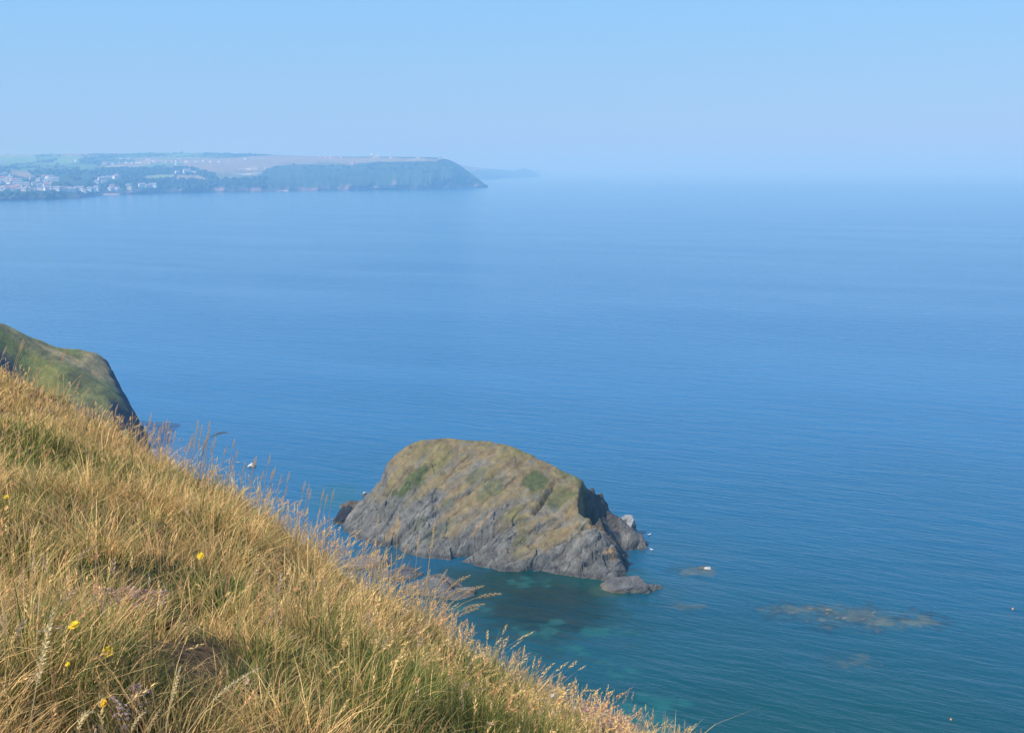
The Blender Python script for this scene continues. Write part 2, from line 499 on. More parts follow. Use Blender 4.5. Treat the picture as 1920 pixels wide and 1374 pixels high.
def box_vf(x0, x1, y0, y1, z0, z1):
    V = [(x0, y0, z0), (x1, y0, z0), (x1, y1, z0), (x0, y1, z0), (x0, y0, z1), (x1, y0, z1), (x1, y1, z1), (x0, y1, z1)]
    return V, [(0, 3, 2, 1), (4, 5, 6, 7), (0, 1, 5, 4), (1, 2, 6, 5), (2, 3, 7, 6), (3, 0, 4, 7)]
def house_mesh(L, Wd, H, R, wall, roof, chim=True):
    r = empty("house")
    x, y = L / 2, Wd / 2
    V = [(-x, -y, -4), (x, -y, -4), (x, y, -4), (-x, y, -4), (-x, -y, H), (x, -y, H), (x, y, H), (-x, y, H), (-x, 0, H + R), (x, 0, H + R)]
    raw("wall", V, [(0, 1, 5, 4), (2, 3, 7, 6), (1, 2, 6, 9, 5), (3, 0, 4, 8, 7), (0, 3, 2, 1), (4, 5, 9, 8), (6, 7, 8, 9)], m_wall[wall], r)
    e, k = .5, .18
    V = []
    for s in (-1, 1):
        V += [(-x - e, s * (y + e), H - e * R / y + k), (x + e, s * (y + e), H - e * R / y + k), (x + e, 0, H + R + k), (-x - e, 0, H + R + k),
              (-x - e, s * (y + e), H - e * R / y + k + .3), (x + e, s * (y + e), H - e * R / y + k + .3), (x + e, 0, H + R + k + .3), (-x - e, 0, H + R + k + .3)]
    Fc = []
    for b_ in (0, 8):
        Fc += [tuple(b_ + i for i in f) for f in ((0, 1, 2, 3), (4, 5, 6, 7), (0, 1, 5, 4), (1, 2, 6, 5), (3, 0, 4, 7))]
    ro = raw("roof", V, Fc, m_roof[roof], r)
    if chim:
        V, Fc = box_vf(x - 1.6, x - .6, -.5, .5, H + R - .6, H + R + 1.3)
        raw("chimney", V, Fc, m_wall[wall], ro)
    for i in range(max(2, int(L / 4))):
        cx = -x + (i + .5) * L / max(2, int(L / 4))
        for zz in ([1.0] if H < 4 else [1.0, 3.6]):
            V, Fc = box_vf(cx - .55, cx + .55, -y - .06, -y + .1, zz, zz + 1.3)
            raw("window", V, Fc, m_win, r)
    return r
protos = {}
def copy_house(key):
    if key not in protos:
        L, Wd, H, R, w_, r_ = {"a": (9, 7, 5.2, 2.6, "w", "s"), "b": (13, 7, 3.0, 2.2, "w", "s"), "t": (20, 7.5, 5.2, 2.6, "w", "s"),
                               "c": (11, 7, 5.0, 2.6, "c", "s"), "r": (10, 8, 4.6, 3.0, "w", "r"), "p": (10, 8, 4.6, 3.0, "p", "r"),
                               "v": (24, 5, 3.2, .8, "w", "l"), "y": (22, 9, 6.5, 1.6, "y", "l"), "h": (15, 9, 6.5, 3, "w", "s")}[key]
        protos[key] = house_mesh(L, Wd, H, R, w_, r_, key not in "vy")
        return protos[key]
    s = protos[key]; r = s.copy(); COL.objects.link(r)
    for c_ in s.children:
        d_ = c_.copy(); COL.objects.link(d_); d_.parent = r
        for e_ in c_.children:
            f_ = e_.copy(); COL.objects.link(f_); f_.parent = d_
    return r
ORD = "first second third fourth fifth sixth seventh eighth ninth tenth eleventh twelfth thirteenth fourteenth fifteenth sixteenth seventeenth eighteenth nineteenth twentieth".split()
ORD += ["twenty-" + o_ for o_ in ORD[:9]] + ["thirtieth"]
def ordinal(i, n):
    return "leftmost" if i == 0 else "rightmost" if i == n - 1 else ORD[i] + " from the left"
HS = {
 "shore": (["a6 354", "r14 354", "a22.5 353.5", "r32 352.5", "a39 352.5", "a39 347.5", "c46 357", "c52 355.5", "b61 356.5", "b74 355", "a82 355", "a87 355.5", "a93 355", "t103 355.5",
            "r118 355.5", "b123 357", "t130 358.5", "a137.5 358", "c143 356", "t148 355", "b152 352.5", "b156 358.5", "a167.5 356.5", "a175 356", "h179 355", "c110 354.5", "b128 353.5", "r26 356", "a2 356.5"],
           "in the long cliff-top row of the village"),
 "slope": (["a10 327", "a21 330", "h18 337", "a17 344", "c12 340", "r27 339", "b34 337", "a72 339", "r82 332.5", "a89 334.5", "b83 339", "a95 341", "a74 349", "r86 349", "c92 349", "c60 335", "a4 343", "b30 345", "c50 347", "a64 347", "r5 336", "b36 341", "c2 330", "c86 344"],
           "on the village slope above the shore row"),
 "bright": (["h95 334.5", "t99 337.5", "h104 338.2"], "of the bright trio topping the village"),
 "cove": (["a206 355.5", "c212 354", "a221 355.5", "b216 357", "p210 350"], "beside the far pale beach"),
 "above": (["a181 342.5", "h190 337", "h197 335.5", "b195 341", "b206 332.5", "b211 332", "h217.5 334", "r218 330.5"], "in the line climbing above the pale beach"),
 "trio": (["c241 349", "c244 354"], "of the pair right of the pale beach"),
 "cliff": (["h266 349", "b272 349", "r277.5 350", "a282 348.5", "h287.5 349"], "of the five alone above reddish cliffs"),
 "hill": (["h196 307", "t205 306.5", "b212 307", "a222 306", "b227 297", "b241 297.5", "a249 305.5", "a257 304.5", "t262 305", "a237 305.5", "t277 299.5", "a282 306", "a287.5 302", "a292 302.5", "b298 303.5", "b314 304.5"],
          "in the upper hill village among fields"),
 "ridge": (["a324 302", "r332 303", "h350 303", "p355.5 303", "a368 303", "a382.5 302", "r395 303.5", "a410.5 303.5", "p431 300.5", "c372 292.5", "a460 298"], "in the spaced row along the brown moor"),
 "park": (["v456 317", "v466 317", "v477 316.5", "v502 315", "v452 327", "v463 326.7", "v474 326.3", "v483 326"], "of the long low lodges on the brown moor"),
 "left": (["h4 306", "b9 307", "b136 301.7"], "of the farm buildings by bright green fields"),
}
names = {"shore": "houses along the shore", "slope": "houses on the village slope", "bright": "bright houses at the village top", "cove": "houses by the far beach", "above": "houses above the far beach",
         "trio": "cream houses", "cliff": "cliff-top row of houses", "hill": "hill village houses", "ridge": "houses along the moor", "park": "holiday lodges", "left": "farm buildings"}
def put_house(key, px, py, label, group=None, cat="house", sc=1.0):
    (x, y, z), v = far_point(px, py + 1.5)
    o = copy_house(key)
    o.location = (float(x), float(y), float(z) - .3)
    a_ = math.atan2(x, y)
    o.rotation_euler = (0, 0, -a_ + random.uniform(-.7, .7))
    o.scale = (sc * 1.02,) * 3
    for kk in ("group",):
        if kk in o: del o[kk]
    tag(o, label, cat, group)
    return o
KIND = {"a": "white gabled house", "b": "low white bungalow", "t": "long white terrace", "c": "cream house", "r": "red-roofed white house", "p": "pink house", "h": "tall white house", "v": "lodge"}
for k_, (lst, lab) in HS.items():
    lst = sorted(lst, key=lambda q: float(q[1:].split()[0]))
    for i_, s_ in enumerate(lst):
        a_, b_ = s_[1:].split()
        put_house(s_[0], float(a_), float(b_), KIND[s_[0]] + ", " + ordinal(i_, len(lst)) + " " + lab, names[k_])
put_house("h", 350.5, 324, "largest bright white house standing alone below the moor edge", sc=1.35)
put_house("b", 364, 323.5, "low white house just right of the large bright one below the moor", sc=1.2)
put_house("a", 332, 324, "grey-white house standing left of the large bright one", sc=1.1)
put_house("a", 332, 309.5, "white house alone in the dark wood below the moor row", sc=1.2)
put_house("a", 144, 302, "white farmhouse in the bright green field of the far hill", sc=1.3)
put_house("t", 326, 287, "white house on the very skyline of the inland hill", sc=1.1)
put_house("y", 706, 294.5, "pale green long building beside the white dome on the headland top", cat="building", sc=1.1)
put_house("r", 733, 295.5, "pale building right of the green one on the headland skyline", cat="building")
put_house("b", 784, 295.3, "low pale building near the seaward end of the headland top", cat="building", sc=.7)
put_house("a", 825.5, 297.3, "small white lookout at the seaward brow of the headland", cat="building", sc=1.0)
put_house("p", 662, 307.5, "pink house at the upper edge of the headland woods", cat="house", sc=1.1)
for i_, q in enumerate((601, 612, 620, 627, 641)):
    put_house("p" if q != 620 else "c", q, 295.6, ordinal(i_, 5) + " of the pale buildings on the skyline left of the dome", "headland camp buildings", cat="building")
# white radar dome on a short tower
(x, y, z), _ = far_point(698, 294.5)
dm = empty("radar_dome", (float(x), float(y), float(z)))
tag(dm, "white round dome on a short tower at the top of the headland", "radar dome")
def lathe(name, prof, mat, parent, n=20):
    V, Fc = [], []
    for r_, z_ in prof:
        for i in range(n):
            a_ = 2 * math.pi * i / n
            V.append((r_ * math.cos(a_), r_ * math.sin(a_), z_))
    for j in range(len(prof) - 1):
        for i in range(n):
            Fc.append((j * n + i, j * n + (i + 1) % n, (j + 1) * n + (i + 1) % n, (j + 1) * n + i))
    return raw(name, V, Fc, mat, parent)
lathe("tower", [(3.2, -4), (3.2, 4), (4.2, 4.2), (4.2, 4.8), (.1, 4.8)], m_wall["w"], dm)
lathe("dome", [(3.5, 4.8)] + [(5 * math.cos(a_), 8.5 + 5 * math.sin(a_)) for a_ in np.linspace(-.75, 1.56, 14)], m_wall["w"], dm)

# woods of the far coast: small crowns massed together ----------------------
ico_v, ico_f = [], []
def unit_blob(n=7, m=4):
    V = [(0, 0, 1.0)]
    for j in range(1, m):
        ph = math.pi * .62 * j / (m - 1)
        for i in range(n):
            a_ = 2 * math.pi * (i + .5 * j) / n
            V.append((math.sin(ph) * math.cos(a_), math.sin(ph) * math.sin(a_), math.cos(ph)))
    Fc = [(0, 1 + i, 1 + (i + 1) % n) for i in range(n)]
    for j in range(1, m - 1):
        a0 = 1 + (j - 1) * n; b0 = a0 + n
        for i in range(n):
            Fc.append((a0 + i, b0 + i, b0 + (i + 1) % n)); Fc.append((a0 + i, b0 + (i + 1) % n, a0 + (i + 1) % n))
    return np.array(V), np.array(Fc)
bv, bf = unit_blob()
N = 6500
pu = RNG.uniform(-60, 880, N); pv = RNG.uniform(.06, 1.0, N)
py_ = ip(WAT_L, pu) + (ip(SKY_L, pu) - ip(WAT_L, pu)) * pv
(wx, wy, wz), _ = far_point(pu, py_)
wn = fbm(wx * .004, wy * .0022, seed=41, octaves=5)
hedge = RNG.uniform(0, 1, N)
# keep where the painted ground is dark
ci = np.clip(((pu - us[0]) / 1).astype(int), 0, 10**9)
iu = np.clip(np.searchsorted(us, pu), 0, len(us) - 1); iv = np.clip((pv * 89).round().astype(int), 0, 89) + 1
lum = fc[iv, iu].sum(1)
keep = (lum < .17) & ((pu < 500) | ((pv > .55) & (pv < .85) & (hedge < .15)))
keep &= ~((pu < 190) & (py_ > 328) & (hedge > .2))
for lst_, _ in HS.values():
    for s_ in lst_:
        a_, b_ = map(float, s_[1:].split())
        keep &= ~((np.abs(pu - a_) < 9) & (py_ > b_ - 4) & (py_ < b_ + 7))
wx, wy, wz = wx[keep], wy[keep], wz[keep]; n_ = len(wx)
sc_ = RNG.uniform(2.5, 5.5, n_)
VV = bv[None] * (sc_[:, None, None] * np.array([1.15, 1.15, .95])) * RNG.uniform(.8, 1.2, (n_, len(bv), 1)) + np.stack([wx, wy, wz + sc_ * .3], -1)[:, None]
FF = bf[None] + (np.arange(n_) * len(bv))[:, None, None]
cc = np.array([0.022, 0.048, 0.02]) * RNG.uniform(.6, 1.7, (n_, 1, 1)) * np.ones((1, len(bv), 1))
m_wood = mat_attr("far_foliage", rough=.95, nscale=.3, var=.3)
o = mesh_np("woodland", VV.reshape(-1, 3), FF.reshape(-1, 3), m_wood, col=cc.reshape(-1, 3), smooth=True)
tag(o, "dark woodland and hedges covering the far coast", "woodland", kind="stuff")

# ------------------------------------------------------------------ rocks and headlands near by
m_rock = mat_attr("slate_rock", rough=.85, nscale=.7, var=.34, bump=.9, bscale=3.6, stretch=(1.0, .55, 1.7), rot=(.4, .5, .7), bdist=.25)
def zy(px, py, d): # control point at pixel and distance
    x, y, z = at_d(px, py, d); return (float(x), float(y), float(z))
def zz(px, py, z0):      # at height z0; sea bed points (z0 < 0) lie straight below that spot of the water surface
    x, y, z = at_z(px, py, max(z0, 0)); return (float(x), float(y), float(z0))

def terrain(ctrl, x0, x1, y0, y1, step, crag, seed, floor=-1.6, smooth=1.0):
    f = RBF(ctrl)
    X, Y = np.meshgrid(np.arange(x0, x1, step), np.arange(y0, y1, step))
    return X, Y, f(X, Y)

WLN = [(645, 998), (670, 1008), (700, 1020), (740, 1026), (770, 1040), (800, 1046), (835, 1049), (880, 1056), (940, 1070), (1010, 1072), (1050, 1076), (1110, 1086), (1150, 1089), (1174, 1079)]
RDG = [(655, 967, 191), (690, 936, 191), (714, 911, 191.5), (726, 872, 193), (743, 852, 193.5), (765, 835, 194), (790, 823, 194.5), (840, 821, 193.5), (880, 824, 192.5), (920, 827, 191), (960, 836, 189), (1000, 853, 187),
       (1050, 878, 184.5), (1093, 900, 182)]
ISL = []
for i in range(len(WLN) - 1):
    for k_ in range(4):
        q = [WLN[i][j] + (WLN[i + 1][j] - WLN[i][j]) * k_ / 4 for j in (0, 1)]
        ISL.append(zz(q[0], q[1], 0)); ISL.append(zz(q[0] + (2 if i < 12 else 14), q[1] + 16, -2.6))
for i in range(len(RDG) - 1):
    for k_ in range(3):
        q = [RDG[i][j] + (RDG[i + 1][j] - RDG[i][j]) * k_ / 3 for j in (0, 1, 2)]
        top = zy(*q); ISL.append(top)
        if q[0] < 1060: ISL.append((top[0] * 1.03, top[1] + 9, -2.6)); ISL.append((top[0] * 1.015, top[1] + 4, top[2] * .55))
        if q[0] < 1075:
            fr = zz(q[0], np.interp(q[0], [w_[0] for w_ in WLN], [w_[1] for w_ in WLN]), 0)
            for s_ in (.15, .35, .55, .75, .9):
                ISL.append((fr[0] + (top[0] - fr[0]) * s_, fr[1] + (top[1] - fr[1]) * s_, top[2] * (s_ + .04 * math.sin(math.pi * s_))))
ISL += [zy(1093, 900, 182), zy(1086, 918, 179.5), zy(1081, 935, 176.8), zy(1084, 958, 174.0), zy(1108, 974, 172), zy(1132, 992, 170.6), zy(1152, 1018, 168.8), zy(1166, 1048, 166.6), zy(1110, 1050, 165.2), zy(1100, 1010, 168.5), zy(1125, 1030, 167.4), zy(1140, 1055, 165.6),
        zy(1104, 925, 190), zy(1095, 945, 187.5), zy(1106, 960, 185.5), zy(1128, 978, 183.0), zy(1148, 1002, 179.8), zy(1163, 1030, 176.0), zy(1174, 1050, 172), zy(1112, 912, 184.5), zy(1129, 925, 185.5), zy(1138, 950, 185.5), zy(1150, 963, 184.5), zy(1164, 968, 182), zy(1174, 986, 180.5), zy(1184, 1010, 178.2),
        zy(1198, 1012, 178.8), zz(1206, 1031, 0), zz(1190, 1033, 0), zz(1180, 1040, 0), zz(1178, 1062, 0), zz(1190, 1062, -1.5), zz(1225, 1042, -3), zz(1225, 1000, -4), zz(1200, 1080, -3),
        (zy(1080, 940, 196)[0], 196, -3), (zy(1120, 940, 196)[0], 196, -3), (zy(1160, 940, 194)[0], 194, -3), (zy(1180, 960, 188)[0], 188, -3), (zy(620, 985, 190)[0], 190, -3)]
X, Y, Z = terrain(ISL, -36, 26, 156, 206, .16, 1, 1)
sx, sy = np.gradient(Z, .16)[1], np.gradient(Z, .16)[0]
wl_ = [zz(a_, b_, 0) for a_, b_ in WLN]
fy_ = np.interp(X, [q[0] for q in wl_], [q[1] for q in wl_])
Z = Z - np.maximum(0, fy_ - Y - .5) * .8 * (X < 15.5)
Z = np.where((Y < 159.5), -2, Z)
steep = np.hypot(sx, sy)
cdir = (0.87, 0.493)
uu = X * cdir[0] + Y * cdir[1]; vv = -X * cdir[1] + Y * cdir[0]
rocky = sstep(6.8, 3.4, Z + 3.0 * fbm(X * .12, Y * .12, seed=81) + 6.5 * fbm(uu * .09, vv * .40, seed=82, octaves=5) - .10 * (X + 5))
rocky = np.maximum(rocky, sstep(1.3, 2.0, steep))
led = fbm(uu * .10, vv * .42, Z * .1, seed=83, octaves=5, ridged=True)
led2 = fbm(uu * .35, vv * 1.3, Z * .3, seed=84, octaves=4, ridged=True)
warp = fbm(X * .16, Y * .16, seed=86, octaves=4) * 1.6 + uu * .05
def saw(k_, sd, amp):
    t_ = vv * k_ + warp * k_ * 2.2 + .5 * fbm(X * .5, Y * .5, seed=sd, octaves=3)
    fr_ = t_ - np.floor(t_)
    keep_ = _h(np.floor(t_).astype(np.int64), np.floor(uu * .12 + 2 * warp).astype(np.int64), np.zeros(t_.shape, np.int64), sd)
    return amp * (np.where(fr_ < .88, fr_ / .88, (1 - fr_) / .12) - .5) * keep_
strata = saw(.20, 201, 1.5) + saw(.55, 202, .55)
crk = np.zeros(X.shape)
def slabs(fu, fv, sd, amp, tilt):
    wu = uu * fu + .55 * fbm(X * .25, Y * .25, seed=sd, octaves=3); wv = vv * fv + .55 * fbm(X * .25, Y * .25, seed=sd + 1, octaves=3)
    a_, b_, h1, h2, f1, f2 = worley(wu, wv, sd)
    crack = np.exp(-((f2 - f1) / .06) ** 2)
    global crk
    crk = np.maximum(crk, crack * min(1, amp * 2.2))
    return amp * (h1 - .5) + tilt * ((wu - a_) * (h2 - .5) + (wv - b_) * (h1 * 7 % 1 - .3)) - amp * .25 * crack
rel = slabs(.15, .45, 211, .95, 1.0) + slabs(.42, 1.15, 213, .40, .42) + slabs(1.2, 2.8, 215, .14, .18)
wet_in = np.minimum(1, np.maximum(Z + .8, 0) / 1.5)
Z2 = Z + (Z > -1.2) * wet_in * ((strata * .55 + rel) * (.22 + .78 * rocky) + .06 * fbm(X * 1.6, Y * 1.6, seed=85, octaves=5))
# the broken end: the slab stops at a sharp edge and a deep recess is cut behind it
ce = [zy(*q) for q in ((1172, 1060, 165.8), (1152, 1018, 168.8), (1132, 992, 170.6), (1108, 974, 172), (1084, 958, 174), (1081, 935, 176.8), (1093, 900, 182))]
xe = np.interp(Y, [q[1] for q in ce], [q[0] for q in ce]) + .35 * fbm(X * .2, Y * .9, seed=88, octaves=4)
dxe = X - xe
Z2 = Z2 - 4.2 * sstep(0, .55, dxe) * (1 - sstep(1.8, 4.2, dxe)) * sstep(168, 172, Y) * (1 - sstep(180.5, 182, Y)) * sstep(0, 3, Z)
# clefts running up from the waterline
PXc, PYc = project(X, Y, Z)
def onface(px, py):
    ok = (Y < np.interp(X, [-20, -10, 0, 11], [194, 194, 189, 182]))
    j = np.argmin(np.where(ok, (PXc - px) ** 2 + (PYc - py) ** 2, 1e12))
    return X.ravel()[j], Y.ravel()[j]
def cleft(p0, p1, w, dep):
    global Z2
    (ax, ay), (bx_, by_) = p0, p1
    L = math.hypot(bx_ - ax, by_ - ay); ux, uy = (bx_ - ax) / L, (by_ - ay) / L
    s = np.clip((X - ax) * ux + (Y - ay) * uy, 0, L); q = (X - ax) * -uy + (Y - ay) * ux + .5 * fbm(s * .5, 0 * s, seed=87)
    dd = np.where(((X - ax) * ux + (Y - ay) * uy > 0) & ((X - ax) * ux + (Y - ay) * uy < L), q, 9)
    prof = np.where(dd > 0, np.exp(-(dd / w) ** 2), np.exp(-(dd / (w * .25)) ** 2))
    Z2 = Z2 - 1.0 * dep * prof * np.sin(np.pi * np.clip(s / L, .08, .95)) ** .5
for (c0, c1, w_, dp_) in (((846, 1046), (905, 1012), 1.5, 4.2), ((893, 1018), (958, 985), 1.0, 3.0), ((1000, 965), (1042, 902), .6, 1.5), ((1100, 1062), (1135, 1020), .6, 1.5), ((850, 940), (905, 905), .5, .9),
                          ((905, 905), (935, 885), .4, .7), ((765, 885), (800, 868), .5, .9), ((990, 1066), (1075, 1010), .7, 1.0), ((735, 1014), (790, 990), .8, 1.4), ((840, 850), (880, 838), .3, .4), ((930, 1000), (965, 985), .4, .8),
                          ((700, 985), (745, 960), .4, .6), ((1020, 1000), (1075, 960), .4, .5), ((1040, 1070), (1060, 1040), .5, .9), ((780, 930), (830, 905), .4, .4)):
    cleft(onface(*c0), onface(*c1), w_, dp_)
ox = .2 * fbm(X * .5, Y * .5, Z * .9, seed=91, octaves=4) * sstep(-.5, 1, Z) * rocky
oy = .2 * fbm(X * .5, Y * .5, Z * .9, seed=92, octaves=4) * sstep(-.5, 1, Z) * rocky
ic = np.zeros(X.shape + (3,))
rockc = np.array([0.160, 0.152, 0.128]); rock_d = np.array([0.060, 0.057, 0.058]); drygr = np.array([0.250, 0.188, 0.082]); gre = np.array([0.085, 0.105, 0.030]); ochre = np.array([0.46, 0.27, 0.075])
def mx3(A, mask, c):
    A[:] = A * (1 - mask[..., None]) + np.array(c) * mask[..., None]
ic[:] = rockc * 1.0
mx3(ic, sstep(.1, .5, fbm(uu * .3, vv * 1.2, seed=95)), rockc * 1.35)
veg = (1 - rocky) * sstep(-.75, -.2, fbm(X * .45, Y * .45, seed=96, octaves=5) + .35 * fbm(uu * .15, vv * .9, seed=97) - .1 + .05 * (Z - 6))
mx3(ic, veg * .92, drygr)
mx3(ic, veg * sstep(-.15, .4, fbm(X * .25, Y * .25, seed=98, octaves=5)) * .75, np.array([.180, .160, .052]))
mx3(ic, veg * sstep(.05, .4, fbm(uu * .5, vv * 1.6, seed=105, octaves=4)) * .6, np.array([.20, .135, .068]))
mx3(ic, veg * sstep(.12, .4, fbm(uu * .35, vv * 1.3, seed=106, octaves=4)) * .6, rockc * 1.05)
PXg, PYg = project(X, Y, Z2)
def ib2(px, py, rx, ry, c, s=1.0):
    ok = (Y < np.interp(X, [-20, -10, 0, 11], [194, 194, 189, 182]))
    j = np.argmin(np.where(ok, (PXg - px) ** 2 + (PYg - py) ** 2, 1e12))
    ib(X.ravel()[j], Y.ravel()[j], None, rx, ry, c, s)
def ib(px, py, d, rx, ry, c, s=1.0, rough=.8):
    cx, cy = px, py
    r = np.hypot(((X - cx) * cdir[0] + (Y - cy) * cdir[1]) / rx, (-(X - cx) * cdir[1] + (Y - cy) * cdir[0]) / ry) - rough * fbm(X * .6, Y * .6, seed=99, octaves=4)
    mx3(ic, (1 - sstep(.6, 1.15, r)) * s, c)
ib2(770, 902, 4.2, 1.9, gre, .95); ib2(1005, 897, 3.0, 1.9, gre, .95); ib2(1050, 935, 3, 2.2, gre, .6); ib2(920, 915, 3, 1.9, gre, .6); ib2(838, 943, 1.8, 1.1, gre, .6)
ib2(895, 890, 2, 1.2, gre, .5); ib2(820, 995, 3.2, .9, gre, .4); ib2(975, 1012, 2.0, .9, gre, .5); ib2(780, 990, 2.2, .8, gre, .35)
ib2(1138, 1003, 2.3, 1.1, ochre, .9); ib2(1148, 1030, 1.2, 1.0, ochre, .5); ib2(1115, 988, 2.2, .6, ochre, .45); ib2(735, 995, 1.6, .7, ochre, .4); ib2(900, 985, 2, .5, ochre, .3)
rid = np.exp(-((Y - np.interp(X, [-20, -10, 0, 11], [194, 194, 189.5, 182])) / 1.2) ** 2) * (X > -9)
mx3(ic, rid * .7 * sstep(-.3, .2, fbm(X * .3, Y * .3, seed=100)) * (Z > 5), gre * 1.3)
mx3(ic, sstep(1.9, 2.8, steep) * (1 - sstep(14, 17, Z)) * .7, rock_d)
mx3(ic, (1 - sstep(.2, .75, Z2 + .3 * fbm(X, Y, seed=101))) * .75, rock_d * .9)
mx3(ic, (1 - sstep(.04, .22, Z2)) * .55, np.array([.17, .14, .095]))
mx3(ic, sstep(.3, .9, X - xe) * (Y > 166) * (Y < 190) * (X < 17.5) * .75, np.array([.075, .064, .054]))  # shade of the recess painted into the brown rock colour
mx3(ic, crk * (.10 + .35 * rocky), np.array([.045, .042, .040]))
ic *= (1 + .25 * fbm(X * 1.6, Y * 1.6, seed=102, octaves=4))[..., None]
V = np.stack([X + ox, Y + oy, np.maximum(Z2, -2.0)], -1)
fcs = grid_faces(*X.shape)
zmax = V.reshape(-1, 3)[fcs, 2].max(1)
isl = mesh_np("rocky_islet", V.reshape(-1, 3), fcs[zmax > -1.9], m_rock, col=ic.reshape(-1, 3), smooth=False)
tag(isl, "large wedge-shaped slate islet with dry grass on its tilted top", "islet")

# boulders and ledges around it --------------------------------------------
def rock(label, px, py, z0, sx_, sy_, sz_, rot, seed, tint=(0.140, 0.132, 0.116), name="sea_rock", cat="rock", group=None, tilt=(0, 0), white=0.0, n=56):
    th = np.linspace(0, 2 * math.pi, n, endpoint=False); ph = np.linspace(.02, math.pi * .80, n // 2)
    T, Pp = np.meshgrid(th, ph)
    x, y, z = np.sin(Pp) * np.cos(T), np.sin(Pp) * np.sin(T), np.cos(Pp)
    # angular: clip by random planes
    r = np.ones_like(x) * 1.15
    rr = np.random.default_rng(seed)
    for k in range(10):
        nv = rr.normal(size=3); nv /= np.linalg.norm(nv); nv[2] = abs(nv[2]) * 1.0
        dt = x * nv[0] + y * nv[1] + z * nv[2]
        lim = rr.uniform(.55, .95)
        r = np.where(dt > .05, np.minimum(r, lim / np.maximum(dt, .05)), r)
    r = r + .09 * fbm(x * 2.2, y * 5, z * 4, seed=seed, octaves=5, ridged=True) + .05 * fbm(x * 9, y * 9, z * 9, seed=seed + 5)
    x, y, z = x * r * sx_, y * r * sy_, z * r * sz_
    z = z + tilt[0] * x + tilt[1] * y
    ca, sa = math.cos(rot), math.sin(rot)
    x, y = x * ca - y * sa, x * sa + y * ca
    cx, cy, _ = zz(px, py, z0)
    c = np.zeros(x.shape + (3,)); c[:] = tint
    c *= (1 + .3 * fbm(x * .8, y * .8, z * 2, seed=seed + 9))[..., None]
    wl = (1 - sstep(.12, .4, z + z0))[..., None]
    c = c * (1 - wl * .7) + np.array([.17, .135, .085]) * wl * .7
    if white:
        wm = (sstep(.2, .6, z / (sz_ + 1e-6) + .6 * fbm(x * 1.5, y * 1.5, seed=seed + 3)) * white)[..., None]
        c = c * (1 - wm) + np.array([.75, .72, .66]) * wm
    nF = []
    m, k = x.shape
    i = np.arange(m * k).reshape(m, k); j = np.roll(i, -1, 1)
    Fq = np.stack([i[:-1], j[:-1], j[1:], i[1:]], -1).reshape(-1, 4)[:, ::-1]
    V = np.stack([x, y, z], -1).reshape(-1, 3)
    V[:, 2] = np.maximum(V[:, 2], -1.5 - z0)
    o = mesh_np(name, V, Fq, m_rock, col=c.reshape(-1, 3), smooth=False)
    o.location = (cx, cy, z0)
    return tag(o, label, cat, group)
rock("low dark slab at the right foot of the islet pointing into the sea", 1172, 1100, 0, 4.0, 2.6, 1.6, -.45, 3, tilt=(.16, .10), tint=(.13, .125, .115))
rock("small jagged stone at the very tip of the slab off the islet", 1215, 1104, 0, 1.9, 1.1, .9, .1, 4)
rock("black jagged outcrop at the left end of the islet", 652, 975, 0, 3.2, 3.8, 2.6, .3, 5, tint=(.030, .030, .034))
rock("brown-topped low rock just behind the black outcrop at the left", 662, 950, 0, 2.6, 1.7, 1.3, .2, 6, tint=(.13, .10, .06))
rock("squat grey rock in front of the black outcrop", 690, 1004, 0, 2.6, 1.6, 1.4, -.3, 8)
rock("grey boulder with a pale top on the seaward shoulder of the islet", 1172, 992, 1.2, 2.0, 1.7, 2.4, .5, 9, white=.35)
rock("pointed grey rock at the far right end of the islet", 1192, 1022, 0, 2.1, 1.8, 1.9, -.4, 10)
rock("tiny white rock breaking the water left of the islet", 684, 927, .1, .6, .4, .5, 0, 12, white=.9, n=32)
rock("small white rock offshore above the grassy edge at the left", 470, 875, .0, .85, .8, .8, 0, 43, white=.95, n=36)
rock("thin dark rock barely awash beside the white offshore rock", 447, 867, 0, .6, .3, .16, 0, 15, white=.5, n=28)
rock("small rock with white top awash right of the islet", 1327, 1066, .0, .65, .45, .34, 0, 14, white=.8, n=36)
rock("thin rock awash left of the white-topped one right of the islet", 1316, 1064, -.02, .8, .35, .26, .1, 16, tint=(.2, .16, .1), n=28)
for i, (a_, b_, w_) in enumerate(sorted(((1555, 1143, .55), (1583, 1158, .5), (1571, 1158, .35), (1551, 1150, .4), (1640, 1148, .45), (1620, 1160, .4), (1523, 1140, .45)))):
    rock(ordinal(i, 7) + " of the rock crumbs breaking the surface on the reef", a_, b_, -.02, w_, w_ * .35, .16, .1 * i, 20 + i, tint=(.26, .2, .14), group="rocks breaking the surface on the reef", n=24, white=.1, name="reef_rock")
rock("large grey shore ledge half hidden by the nodding grass heads", 828, 1092, 0, 3.4, 1.4, 1.5, -.35, 31)
rock("flat grey shore rock at the right end of the shore ledges", 876, 1108, 0, 1.9, .8, .8, -.3, 32)
rock("grey shore rock left of the large ledge behind the grass", 758, 1078, 0, 4.0, 1.8, 1.7, .3, 33, tint=(.15, .135, .13))
rock("pale low shore rock close to the grass edge", 698, 1058, 0, 3.8, 1.8, 1.3, .3, 34, tint=(.19, .165, .15))
rock("dark shore rock beneath the right-leaning seed heads", 846, 1118, 0, 3.0, 1.5, .9, .1, 35)
rock("shore rock lowest beside the grassy brow", 795, 1106, 0, 4.4, 2.2, 1.6, .1, 36)

